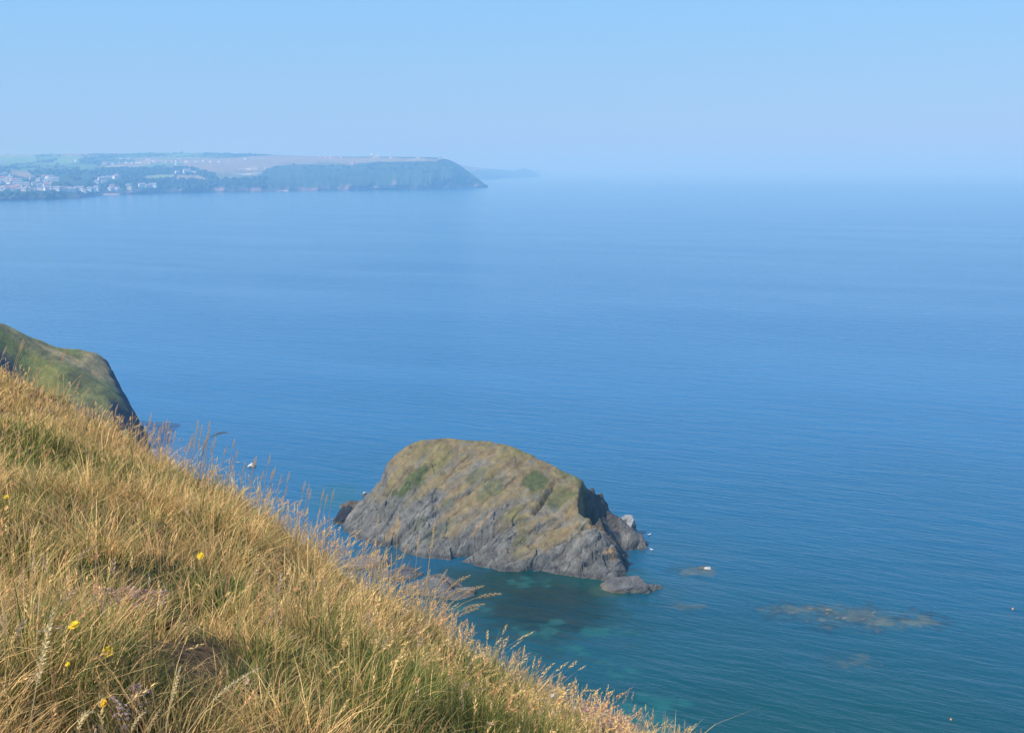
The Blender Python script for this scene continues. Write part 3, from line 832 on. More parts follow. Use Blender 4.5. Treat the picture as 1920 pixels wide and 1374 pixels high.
# the headland at the left --------------------------------------------------
HD = [zy(-420, 520, 225), zy(-150, 566, 235), zy(0, 606, 248), zy(40, 621, 250), zy(75, 643, 252), zy(110, 653, 255), zy(150, 657, 258), zy(185, 665, 260), zy(203, 680, 261), zy(212, 699, 257), zy(216, 716, 254), zy(224, 737, 250), zy(236, 757, 247), zy(244, 776, 244), zy(252, 776, 252), zy(262, 790, 258), zz(266, 806, 0), zz(270, 830, 0), zz(280, 860, 0), zz(290, 900, 0),
      zy(-150, 640, 215), zy(0, 680, 232), zy(100, 700, 240), zy(170, 700, 251), zy(195, 720, 249), zy(60, 760, 222), zy(130, 750, 232), zy(185, 750, 240), zy(210, 770, 240), zy(200, 800, 232), zy(240, 800, 238), zy(130, 800, 222),
      (zy(203, 680, 270)[0], 270, 6), (zy(220, 680, 268)[0], 268, 1), (zy(232, 737, 262)[0], 262, 6), (zy(255, 780, 266)[0], 266, -2), zz(200, 860, 0), zz(60, 860, 0), zz(250, 850, -3), zz(300, 810, -4), zz(300, 770, -5), zz(284, 792, -3), zz(290, 815, -3), zz(305, 845, -4), zz(320, 880, -4), zz(-300, 860, 4),
      zy(0, 640, 285)[:2] + (6,), zy(100, 680, 285)[:2] + (-3,), zy(200, 720, 285)[:2] + (-4,), zy(250, 760, 276)[:2] + (-4,), zy(-200, 600, 290)[:2] + (10,), zy(-400, 560, 300)[:2] + (20,)]
X, Y, Z = terrain(HD, -190, -68, 185, 300, .45, 1, 2)
steep = np.hypot(*np.gradient(Z, .45))
Z2 = Z + (Z > -1) * (.9 * fbm(X * .07, Y * .07, seed=111) + .45 * fbm(X * .35, Y * .35, seed=112, octaves=5) + 1.0 * sstep(.9, 1.6, steep) * fbm(X * .2, Y * .5, Z * .3, seed=113, ridged=True))
hc = np.zeros(X.shape + (3,)); hc[:] = (.185, .165, .058)
nn = fbm(X * .06, Y * .06, seed=114, octaves=5)
mx3(hc, sstep(-.1, .3, nn), (.27, .195, .085))
gb = fbm(X * .03 + 4, Z * .12, seed=115, octaves=4)
def hb(px, py, d, rx, ry, c, s=1.0):
    cx, cy, _ = zy(px, py, d)
    r = np.hypot((X - cx) / rx, (Y - cy) / ry) - .5 * nn
    mx3(hc, (1 - sstep(.6, 1.2, r)) * s, c)
hb(30, 655, 241, 22, 7, (.125, .130, .026), .95); hb(90, 672, 246, 16, 3.5, (.125, .130, .026), .95); hb(140, 668, 253, 9, 2.5, (.125, .130, .026), .9); hb(165, 665, 256, 7, 2.5, (.125, .130, .026), .7)
hb(20, 622, 249, 12, 2, (.125, .130, .026), .6); hb(120, 660, 251, 10, 1.5, (.29, .21, .10), .8); hb(190, 690, 255, 5, 6, (.29, .21, .10), .8); hb(60, 640, 248, 12, 2, (.17, .14, .06), .6)
hb(150, 715, 243, 3, 5, (.06, .055, .025), .6); hb(90, 760, 228, 12, 8, (.05, .07, .03), .5); hb(210, 780, 243, 6, 6, (.12, .12, .035), .7)
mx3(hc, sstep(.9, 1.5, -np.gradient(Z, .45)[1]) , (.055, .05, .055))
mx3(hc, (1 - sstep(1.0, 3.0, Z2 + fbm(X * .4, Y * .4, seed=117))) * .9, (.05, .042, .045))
hc *= 1.35 * (1 + .45 * fbm(X * .9, Y * .9, seed=116, octaves=4))[..., None]
m_turf = mat_attr("cliff_turf", rough=.9, nscale=1.2, var=.3, bump=.7, bscale=1.5, bdist=.5)
V = np.stack([X, Y, np.maximum(Z2, -2)], -1).reshape(-1, 3)
fcs = grid_faces(*X.shape)
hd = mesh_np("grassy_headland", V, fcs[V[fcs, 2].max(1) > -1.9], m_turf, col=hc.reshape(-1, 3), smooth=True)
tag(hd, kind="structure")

# ------------------------------------------------------------------ near hillside
G = [(0, 0, EYE - 1.6), (-3, 0, EYE - 1.15), (2.5, 0, EYE - 2.6), (0, -4, EYE - 1.3), (-8, -3, EYE - .4), (4, -3, EYE - 3),
     zy(-300, 1374, 2.0), zy(0, 1374, 2.3), zy(500, 1374, 2.8), zy(850, 1374, 4.0), zy(1060, 1374, 6.2), zy(1250, 1410, 8.0), zy(1420, 1500, 7.0),
     *[(q[0], q[1], q[2] - .52) for q in (zy(1290, 1392, 9.2), zy(1190, 1352, 9.4), zy(1100, 1306, 9.6), zy(980, 1240, 10.4), zy(900, 1205, 10.8), zy(860, 1192, 10.4))],
     *[(q[0], q[1], q[2] - .27) for q in (zy(830, 1175, 6.3), zy(760, 1105, 6.6), zy(690, 1050, 7.0), zy(600, 990, 7.6))],
     *[(q[0], q[1], q[2] - .18) for q in (zy(500, 925, 8.4), zy(400, 872, 9.4), zy(300, 830, 10.4))],
     *[(q[0], q[1], q[2] - .10) for q in (zy(200, 788, 11.4), zy(100, 740, 12.6), zy(0, 695, 14), zy(-300, 590, 17))],
     zy(300, 1120, 4.3), zy(600, 1200, 4.2), zy(300, 960, 6.6), zy(100, 900, 7.8), zy(0, 800, 10), zy(-100, 1000, 5), zy(950, 1310, 6.4), zy(800, 1290, 4.6), zy(500, 1050, 6)]
gf = RBF(G)
EDGE = [(-60, 3.2), (-400, 20), (-300, 17.6), (0, 14.4), (200, 11.8), (400, 9.8), (600, 8.2), (720, 8.2), (850, 10.6), (900, 11.2), (980, 10.8), (1100, 10.0), (1160, 9.6), (1220, 8.6), (1300, 7.4), (1450, 6.2), (1700, 5.0), (2300, 4.6), (4000, 3.6)]
ea = [math.atan2((q[0] - 960) / F, 1) for q in EDGE[1:]]
er = [q[1] / math.cos(a_) for q, a_ in zip(EDGE[1:], ea)]
def edge_r(a_):
    return np.interp(a_, [-3.2, -1.2] + ea + [1.6, 3.2], [30, 28] + er + [3.2, 3.2])
def ground(x, y):
    a_ = np.arctan2(x, y); r = np.hypot(x, y)
    e = r - edge_r(a_)
    sp = np.logaddexp(0, e * 3.2) / 3.2
    z = gf(x, y)
    zb = gf(x * np.minimum(1, edge_r(a_) / np.maximum(r, .01) * 1.05), y * np.minimum(1, edge_r(a_) / np.maximum(r, .01) * 1.05))
    k = sstep(0, 1.5, e)
    z = z * (1 - k) + zb * k
    bumps = .11 * fbm(x * 1.3, y * 1.3, seed=121, octaves=4) + .12 * fbm(x * .5, y * .5, seed=122)
    return z - np.maximum(0, sp - .05) * 1.5 + bumps
def hit(px, py, d0, h=0.0):
    """distance at which the sight line through a photo pixel meets the hillside (or h above it)"""
    ds = np.arange(1.0, 14.5, .02)
    x_, y_, z_ = at_d(px, py, ds)
    w_ = np.nonzero(z_ < ground(x_, y_) + h)[0]
    return float(ds[w_[0]]) if len(w_) else d0
# greenness / character zones in plan
def zone(x, y, L, rough=.6):
    r_ = np.zeros_like(x); nz = fbm(x * 1.1, y * 1.1, seed=131, octaves=4)
    for (px, py, d, rx, ry, s_) in L:
        cx, cy, _ = zy(px, py, hit(px, py, d))
        q = np.hypot((x - cx) / rx, (y - cy) / ry) - rough * nz
        r_ = np.maximum(r_, (1 - sstep(.5, 1.25, q)) * s_) if s_ > 0 else r_ + (1 - sstep(.5, 1.25, q)) * s_
    return r_
ZG = [(820, 1330, 4.6, .55, .8, 1.0), (640, 1340, 3.3, .6, .5, .8), (900, 1280, 5.4, .35, .7, .85), (200, 900, 7.6, 1.0, 1.2, .75), (20, 870, 8.4, 1.0, 1.0, .8), (60, 850, 9.0, .9, .8, .7), (400, 1120, 4.6, .35, .45, .65),
      (100, 1250, 3.0, .6, .5, .45), (300, 1300, 2.8, .5, .4, .35), (30, 960, 6.6, .9, .7, .5), (480, 870, 8.6, .5, .5, .3), (330, 1000, 6.0, .6, .5, .35), (560, 1130, 5.0, .4, .4, .3), (160, 1080, 4.6, .6, .4, .4)]
ZT = [(980, 1250, 9.4, 1.5, 2.6, 1.0), (1100, 1320, 8.8, 1.3, 1.9, 1.0), (1230, 1372, 8.6, 1.0, 1.5, .8)]           # short pinkish turf on the lower brow
ZB = [(345, 1240, 3.35, .16, .38, 1.0), (300, 1180, 3.8, .12, .22, 1.0), (250, 1135, 3.85, .13, .20, 1.0), (1000, 1372, 4.9, .14, .14, 1.0), (220, 1075, 4.6, .12, .12, .7)]  # bare earth
aa = np.radians(np.linspace(-115, 115, 700))
rr = np.concatenate([np.linspace(.3, 18, 260), np.linspace(18.4, 75, 60)])
A_, R_ = np.meshgrid(aa, rr)
gx_, gy_ = R_ * np.sin(A_), R_ * np.cos(A_)
gz_ = np.maximum(ground(gx_, gy_), -1.5)
gc = np.zeros(gx_.shape + (3,)); gc[:] = (.20, .145, .07)
mx3(gc, sstep(-.2, .3, fbm(gx_ * .9, gy_ * .9, seed=123)), (.06, .075, .022))
mx3(gc, sstep(1.5, 4, EYE - 6 - gz_) , (.11, .10, .095))
mx3(gc, np.clip(zone(gx_, gy_, ZB, .3), 0, 1), (.19, .115, .055))
m_soil = mat_attr("hillside_soil", rough=.95, nscale=22, var=.7, bump=1.0, bscale=26, bdist=.06)
hl = mesh_np("hillside", np.stack([gx_, gy_, gz_], -1).reshape(-1, 3), grid_faces(*gx_.shape)[:, ::-1], m_soil, col=gc.reshape(-1, 3), smooth=True)
tag(hl, kind="structure")

m_grass, t, p = mat_new("grass_blades")
at_ = t.nodes.new("ShaderNodeAttribute"); at_.attribute_name = "col"
t.links.new(at_.outputs["Color"], p.inputs["Base Color"])
p.inputs["Roughness"].default_value = .55
p.inputs["Specular IOR Level"].default_value = .3
tr = t.nodes.new("ShaderNodeBsdfTranslucent")
t.links.new(at_.outputs["Color"], tr.inputs["Color"])
ms = t.nodes.new("ShaderNodeMixShader"); ms.inputs[0].default_value = .42
t.links.new(p.outputs[0], ms.inputs[1]); t.links.new(tr.outputs[0], ms.inputs[2])
t.links.new(ms.outputs[0], t.nodes["Material Output"].inputs["Surface"])

def blades(x, y, z, h, w, az, bend, colr, tipc=None, ks=(0, .35, .7)):
    """ribbons: returns verts, tris, cols"""
    n = len(x); ts = list(ks)
    dirx, diry = np.cos(az), np.sin(az)
    wa = RNG.uniform(0, math.pi, n); wx_, wy_ = np.cos(wa), np.sin(wa)
    V = np.zeros((n, len(ts) * 2 + 1, 3)); C = np.zeros((n, len(ts) * 2 + 1, 3))
    for i, t_ in enumerate(ts + [1.0]):
        out = h * bend * t_ ** 1.8; up = h * (t_ - .38 * bend * t_ ** 2.4)
        cx, cy, cz = x + dirx * out, y + diry * out, z + up
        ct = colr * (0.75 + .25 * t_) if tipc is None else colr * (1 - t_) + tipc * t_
        if t_ < 1:
            ww = w * (1 - .55 * t_) / 2
            V[:, 2 * i] = np.stack([cx - wx_ * ww, cy - wy_ * ww, cz], -1)
            V[:, 2 * i + 1] = np.stack([cx + wx_ * ww, cy + wy_ * ww, cz], -1)
            C[:, 2 * i] = C[:, 2 * i + 1] = ct
        else:
            V[:, -1] = np.stack([cx, cy, cz], -1); C[:, -1] = ct
    k = len(ts); T = []
    for i in range(k - 1):
        a0 = 2 * i
        T += [(a0, a0 + 1, a0 + 3), (a0, a0 + 3, a0 + 2)]
    T.append((2 * k - 2, 2 * k - 1, 2 * k))
    T = np.array(T)
    Fs = T[None] + (np.arange(n) * (2 * k + 1))[:, None, None]
    return V.reshape(-1, 3), Fs.reshape(-1, 3), C.reshape(-1, 3)

def heads(bx_, by_, bz_, dx, dy, dz, L, Rr, colr, ns=14):
    """spikelet clusters along an axis"""
    n = len(bx_)
    tt = (np.arange(ns) + .5) / ns
    T = tt[None] + RNG.uniform(-.03, .03, (n, ns))
    ang = RNG.uniform(0, 2 * math.pi, (n, 1)) + np.arange(ns)[None] * 2.4
    ax = np.stack([dx, dy, dz], -1)
    ref = np.tile(np.array([[.3, .9, .1]]), (n, 1))
    e1 = np.cross(ax, ref); e1 /= np.linalg.norm(e1, axis=1, keepdims=True)
    e2 = np.cross(ax, e1)
    base = np.stack([bx_, by_, bz_], -1)[:, None] + ax[:, None] * (T * L[:, None])[..., None]
    rad = (e1[:, None] * np.cos(ang)[..., None] + e2[:, None] * np.sin(ang)[..., None])
    prof = np.sin(np.pi * np.clip(T * .85 + .12, 0, 1)) ** .7
    rl = Rr[:, None] * prof
    sl_ = (L[:, None] * 2.2 / ns) * np.ones_like(T)
    tip = base + rad * (rl * 1.25)[..., None] + ax[:, None] * (sl_ * 1.3)[..., None]
    midp = base + rad * (rl * .65)[..., None] + ax[:, None] * (sl_ * .5)[..., None]
    side = np.cross(rad, ax[:, None])
    mA = midp + side * (rl * .45)[..., None]; mB = midp - side * (rl * .45)[..., None]
    V = np.stack([base, mA, tip, mB], 2)
    C = colr[:, None, None, :] * RNG.uniform(.8, 1.25, (n, ns, 1, 1)) * np.array([.85, 1, 1.12, 1])[None, None, :, None]
    i = np.arange(n * ns)[:, None] * 4
    Fs = np.concatenate([i + np.array([[0, 1, 2]]), i + np.array([[0, 2, 3]])], 0)
    return V.reshape(-1, 3), Fs, C.reshape(-1, 3)

class Bag:
    def __init__(s): s.V, s.F, s.C, s.n = [], [], [], 0
    def add(s, V, Fs, C):
        s.V.append(V); s.F.append(Fs + s.n); s.C.append(C); s.n += len(V)
    def build(s, name, mat, parent=None):
        return mesh_np(name, np.concatenate(s.V), np.concatenate(s.F), mat, parent, np.concatenate(s.C), smooth=False)

def sample(N, dens_pow=1.3, ymin=.9):
    x = RNG.uniform(-13, 4.5, N); y = RNG.uniform(ymin, 19, N)
    d = np.hypot(x, y)
    k = (RNG.uniform(0, 1, N) < np.minimum(1, (2.4 / d) ** dens_pow)) & (d < edge_r(np.arctan2(x, y)) + .9) & (d > 1.25)
    x, y = x[k], y[k]
    z = ground(x, y)
    px, py = project(x, y, z)
    k = (px > -600) & (px < 1750) & (py < 1900)
    return x[k], y[k], z[k], px[k], py[k]

straw = np.array([1.0, .655, .25]); rust = np.array([.86, .46, .19]); olive = np.array([.38, .315, .085]); green = np.array([.17, .225, .040]); pinkish = np.array([.68, .45, .27]); dark = np.array([.07, .06, .03])
def brow(x, y):          # the lower brow beyond the first crest: short pinkish turf
    a_ = np.arctan2(x, y)
    return sstep(6.0, 7.4, np.hypot(x, y) + .5 * fbm(x, y, seed=151)) * sstep(-.075, -.04, a_)
def blade_cols(x, y, dry_bias=0.0):
    n = len(x)
    gz = zone(x, y, ZG) + .42 * fbm(x * .9, y * .9, seed=133, octaves=4)
    q = RNG.uniform(0, 1, n) - dry_bias
    c = np.where((q < .27 + .65 * gz)[:, None], olive, straw)
    c = np.where((q < .02 + .55 * gz)[:, None], green, c)
    ru = (RNG.uniform(0, 1, n) < (.22 + .35 * fbm(x * .6, y * .6, seed=134))) & (q > .27 + .65 * gz)
    c = np.where(ru[:, None], rust, c)
    zt = brow(x, y)
    c = np.where(((RNG.uniform(0, 1, n) < zt * .6) & (q > .2))[:, None], pinkish, c)
    return c * RNG.uniform(.65, 1.35, (n, 1)), gz, zt

WIND = 0.25  # lean towards +x, slightly away
bag = Bag()
# 1: basal leaves
x, y, z, px, py = sample(2400000, 1.15)
zb = zone(x, y, ZB, .3); k = RNG.uniform(0, 1, len(x)) > zb * .93
x, y, z = x[k], y[k], z[k]; n = len(x); d = np.hypot(x, y)
print("leaves", n)
c, gz, zt = blade_cols(x, y, 0)
tuft = fbm(x * 2.6, y * 2.6, seed=135, octaves=3)
h = RNG.uniform(.06, .19, n) * (1 + .7 * tuft) * (1 - .5 * zt) * (1 + .25 * np.clip(gz, 0, 1))
w = RNG.uniform(.0022, .0042, n) * np.maximum(1, d / 4.2)
cell = .30
ta, tb, th1, th2, f1, f2 = worley(x / cell, y / cell, 301)
az = np.arctan2(y / cell - tb, x / cell - ta) + RNG.normal(0, .7, n)
az = np.where(RNG.uniform(0, 1, n) < .25, RNG.normal(.25, .8, n), az)
big = np.clip(1.35 - 1.1 * f1, .35, 1.3) * (.65 + .8 * th1)
h = h * big
c = c * (.72 + .42 * th2)[:, None] * np.clip(1.18 - .5 * f1, .7, 1.1)[:, None]
bend = np.clip(RNG.normal(.6, .3, n), .1, 1.3)
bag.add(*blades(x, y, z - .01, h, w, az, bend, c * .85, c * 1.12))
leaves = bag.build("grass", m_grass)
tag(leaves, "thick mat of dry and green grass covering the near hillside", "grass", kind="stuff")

# 2: tall stalks with seed heads
bag = Bag()
x, y, z, px, py = sample(330000, 1.0)
nz = fbm(x * .7, y * .7, seed=141, octaves=3)
zt = brow(x, y); gz = zone(x, y, ZG); zb = zone(x, y, ZB, .3)
edge_e = edge_r(np.arctan2(x, y)) - np.hypot(x, y)
pr = .34 + .9 * nz - .25 * gz + .25 * (edge_e < 1.2) - .8 * zb
pr *= np.where(np.hypot(x, y) < 3.2, .4, .8)
k = RNG.uniform(0, 1, len(x)) < pr
x, y, z, zt, gz = x[k], y[k], z[k], zt[k], gz[k]; n = len(x); d = np.hypot(x, y)
print("stalks", n)
h = RNG.uniform(.14, .35, n) * (1 - .55 * np.minimum(1, zt)) * (1 + .3 * fbm(x * .8, y * .8, seed=142))
az = RNG.normal(.2, 1.0, n) + 1.6 * fbm(x * .7, y * .7, seed=143)
bend = np.clip(RNG.normal(.28, .22, n), .02, .95)
cs = np.where((RNG.uniform(0, 1, n) < .6)[:, None], straw, rust) * RNG.uniform(.7, 1.25, (n, 1))
cs = np.where((RNG.uniform(0, 1, n) < .15 + .5 * gz)[:, None], olive * 1.4, cs)
w = .0016 * np.maximum(1, d / 3.6) * RNG.uniform(.8, 1.3, n)
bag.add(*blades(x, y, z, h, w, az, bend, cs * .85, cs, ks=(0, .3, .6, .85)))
tx, ty, tz = x + np.cos(az) * h * bend, y + np.sin(az) * h * bend, z + h * (1 - .38 * bend)
dx, dy, dz = np.cos(az) * bend * 1.8, np.sin(az) * bend * 1.8, 1 - .38 * bend * 2.4
dz = np.maximum(dz, .15); nn = np.sqrt(dx * dx + dy * dy + dz * dz)
L = RNG.uniform(.035, .075, n) * (1 - .45 * zt); R_h = RNG.uniform(.0035, .0075, n) * (1 - .35 * zt) * np.maximum(1, d / 9)
hcol = np.where((RNG.uniform(0, 1, n) < .55)[:, None], straw * 1.12, np.where((RNG.uniform(0, 1, n) < .5)[:, None], rust * 1.15, pinkish * 1.05)) * RNG.uniform(.75, 1.2, (n, 1))
dx, dy, dz = dx / nn, dy / nn, dz / nn
bag.add(*heads(tx - dx * L * .6, ty - dy * L * .6, tz - dz * L * .6, dx, dy, dz, L, R_h, hcol, 15))
st = bag.build("seeding_grass", m_grass)
tag(st, "tall straw-coloured seeding grass rising above the mat", "grass", kind="stuff")

# 3: single big stalks one can point at --------------------------------------
def tube(P, r0, r1, mat, name, parent, colr, n=6):
    P = np.array(P); m = len(P)
    V = np.zeros((m, n, 3))
    for i in range(m):
        tdir = P[min(i + 1, m - 1)] - P[max(i - 1, 0)]; tdir /= np.linalg.norm(tdir)
        e1 = np.cross(tdir, [0, 1, .1]); e1 /= np.linalg.norm(e1); e2 = np.cross(tdir, e1)
        r_ = r0 + (r1 - r0) * i / (m - 1)
        for j in range(n):
            a_ = 2 * math.pi * j / n
            V[i, j] = P[i] + (e1 * math.cos(a_) + e2 * math.sin(a_)) * r_
    i = np.arange(m * n).reshape(m, n); j = np.roll(i, -1, 1)
    Fq = np.stack([i[:-1], j[:-1], j[1:], i[1:]], -1).reshape(-1, 4)
    return mesh_np(name, V.reshape(-1, 3), Fq, mat, parent, np.tile(np.array(colr), (m * n, 1)), smooth=True)

def stalk(tip, base, d, hl, hr, label, group=None, colr=(.58, .42, .2), sag=.08, ns=46, d2=None):
    """tip and base where the photo shows them, hl / hr head length and radius in metres"""
    dh = hit(base[0], base[1], d)
    if .6 * d < dh < 1.25 * d: d = dh
    T = np.array(zy(tip[0], tip[1], d2 or d)); B = np.array(zy(base[0], base[1], d))
    g_ = float(ground(B[0], B[1]))
    if B[2] > g_:                      # carry the stem down to the soil
        dirv = (T - B) / np.linalg.norm(T - B)
        B0 = np.array([B[0] - dirv[0] * .10, B[1], g_ - .02])
    else:
        B0 = B
    r = empty("seed_stalk", tuple(B0))
    L = np.linalg.norm(T - B)
    pts = []
    ctrl = B + (T - B) * .55 + np.array([-sag * (T[0] - B[0] + .02), 0, sag * L])
    for s in np.linspace(0, 1, 12):
        q = (1 - s) ** 2 * B + 2 * s * (1 - s) * ctrl + s * s * T
        pts.append(q - B0)
    if np.linalg.norm(B - B0) > .02: pts = [np.zeros(3)] + pts
    pts = np.array(pts)
    seg = np.linalg.norm(np.diff(pts, axis=0), axis=1); cum = np.concatenate([[0], np.cumsum(seg)])
    tot = cum[-1]; hs_ = max(.1 * tot, tot - hl)
    def at(s_): return np.array([np.interp(s_, cum, pts[:, i]) for i in range(3)])
    stem_pts = [at(s_) for s_ in np.linspace(0, tot - .1 * hl, 14)]
    tube(stem_pts, .0011 * max(1, d / 4), .0006 * max(1, d / 4), m_grass, "stem", r, np.array(colr) * .85)
    # head follows the bend of the stem in short sections
    hb = Bag(); K = 5
    for k in range(K):
        a0 = at(hs_ + (tot - hs_) * k / K); a1 = at(hs_ + (tot - hs_) * (k + 1) / K)
        dv = a1 - a0; ll = np.linalg.norm(dv); dv /= ll
        rad = hr * [.75, 1, 1, .85, .5][k]
        hb.add(*heads(*[np.array([q]) for q in (*a0, *dv)], np.array([ll * 1.15]), np.array([rad]), np.array([colr]) * random.uniform(.95, 1.1), max(5, ns // K)))
    hb.build("seed_head", m_grass, r)
    tag(r, label, "grass stalk", group)
def rank(L):
    key = (lambda q: q[0][0]) if isinstance(L[0][0], tuple) else (lambda q: q[0])
    L = sorted(L, key=key)
    return [(ordinal(i, len(L)), q) for i, q in enumerate(L)]
pale = (1.0, .78, .40); gold = (.78, .53, .26); rusty = (.50, .30, .16)
stalk((100, 1142), (58, 1345), 1.75, .135, .0075, "thick pale spike of grass standing tall at the far left foreground", colr=pale, ns=80, sag=.03)
stalk((482, 1254), (335, 1400), 2.0, .11, .0055, "long pale spike leaning far over to the right in the foreground", colr=pale, ns=70, sag=.12)
stalk((337, 1253), (312, 1360), 2.1, .075, .0055, "upright pale spike just left of the long leaning one", colr=pale, ns=50, sag=.03)
stalk((506, 1281), (486, 1380), 2.3, .06, .0048, "short upright spike right of the long leaning one", colr=pale, ns=46, sag=.03)
stalk((462, 1268), (428, 1390), 2.2, .07, .0045, "golden spike tangled below the tip of the long leaning one", colr=gold, sag=.05)
stalk((445, 1275), (405, 1395), 2.15, .07, .0045, "golden spike beside the tangle of dry heads in the foreground", colr=gold, sag=.08)
stalk((176, 1334), (150, 1400), 1.8, .05, .006, "hooked pale head at the bottom left", colr=pale, sag=.45)
stalk((268, 1224), (262, 1330), 2.4, .04, .003, "thin upright golden stem in the left foreground", colr=gold)
stalk((40, 1062), (62, 1250), 2.6, .06, .0045, "golden spike leaning left near the photo's left edge", colr=gold, sag=.02)
stalk((8, 1120), (14, 1340), 1.9, .07, .0045, "spike touching the photo's left edge low down", colr=gold, sag=.02)
stalk((28, 1110), (34, 1300), 2.2, .05, .004, "second thin spike close to the left edge", colr=rusty, sag=.02)
stalk((300, 1330), (268, 1395), 1.9, .05, .0045, "small golden head low between the thistle and the pale spikes", colr=gold)
stalk((272, 1334), (240, 1400), 2.0, .05, .0045, "small pale head just right of the mauve thistle", colr=pale, sag=.2)
stalk((196, 1120), (190, 1240), 3.0, .05, .006, "fluffy pinkish spike above the leftmost yellow flowers", colr=(.52, .38, .28))
stalk((72, 1128), (74, 1240), 3.0, .05, .006, "fluffy purplish spike left of the yellow flowers", colr=(.46, .33, .28))
stalk((64, 955), (42, 985), 4.4, .075, .0065, "fat golden head leaning right on the left slope", colr=gold)
stalk((94, 948), (76, 972), 4.4, .07, .0065, "fat golden head beside its leaning twin on the left slope", colr=gold)
# heads nodding to the right over the water
for i, (tp, bs, d_) in rank((((880, 1079), (790, 1200), 4.6), ((906, 1098), (800, 1210), 4.7), ((938, 1113), (806, 1195), 4.6), ((908, 1132), (800, 1215), 4.6), ((872, 1104), (800, 1180), 4.7), ((896, 1140), (812, 1222), 4.8))):
    stalk(tp, bs, d_, .095, .0105, i + " of the six seed heads nodding over the green cove", "seed heads nodding over the cove", colr=gold, sag=.22)
for i, (tp, bs, d_) in rank((((816, 978), (800, 1100), 5.0), ((786, 1003), (776, 1110), 5.2), ((747, 962), (742, 1090), 5.2), ((764, 1020), (740, 1110), 5.2), ((709, 966), (704, 1080), 6.2), ((806, 1068), (790, 1130), 5.4),
                                  ((838, 1068), (800, 1140), 5.2), ((726, 1030), (706, 1100), 6.0), ((692, 1010), (668, 1080), 6.4), ((812, 1006), (798, 1110), 5.2))):
    stalk(tp, bs, d_, .075, .0082, i + " of the pale seed heads standing before the islet's rock", "seed heads in front of the islet", colr=(.82, .60, .32), sag=.06)
for i, (a_, b_) in rank(((371, 786), (393, 788), (379, 797), (369, 802), (391, 806), (387, 818), (361, 812), (366, 820), (374, 822), (404, 818), (357, 824), (383, 824), (350, 830), (398, 830))):
    stalk((a_, b_), (a_ - 6 + random.uniform(-4, 4), 880), 8.6 + random.uniform(-.3, .3), .095, .0115, i + " of the tall clustered seed heads against the sea", "cluster of tall seed heads", colr=(.70, .50, .28), sag=.03)
stalk((428, 811), (380, 845), 7.6, .13, .012, "brown bushy head lying almost level against the sea", colr=(.30, .22, .13), sag=.3)
for i, (a_, b_) in rank(((283, 776), (313, 786), (318, 790), (290, 792), (306, 792), (262, 792), (300, 800), (329, 808), (275, 800), (322, 805))):
    stalk((a_, b_), (a_ - 8, 850), 9.4, .11, .0125, i + " of the feathery seed heads beside the headland's dark foot", "feathery seed heads by the headland", colr=(.78, .54, .30), sag=.05)
for i, (a_, b_) in rank(((440, 822), (446, 842), (424, 836), (437, 858), (478, 858), (481, 856), (507, 852), (516, 876), (512, 880), (543, 884), (528, 890), (572, 902), (580, 908), (583, 918), (538, 912), (607, 917), (626, 918), (614, 926), (494, 882), (460, 866))):
    stalk((a_, b_), (a_ - 14, b_ + 80), 8.2 - .8 * (a_ - 420) / 200, .08, .0095, i + " of the lone seed heads along the upper grass edge", "seed heads along the upper grass edge", colr=(.74, .50, .27), sag=.06)
for i, (a_, b_) in rank(((12, 650), (44, 636), (46, 640), (124, 655), (70, 664), (98, 676), (80, 684), (150, 712), (128, 718))):
    stalk((a_, b_), (a_ - 22, b_ + 70), 11.5 - a_ * .01, .12, .013, i + " of the seed heads standing against the green headland", "seed heads against the headland", colr=(.78, .54, .30), sag=.08)

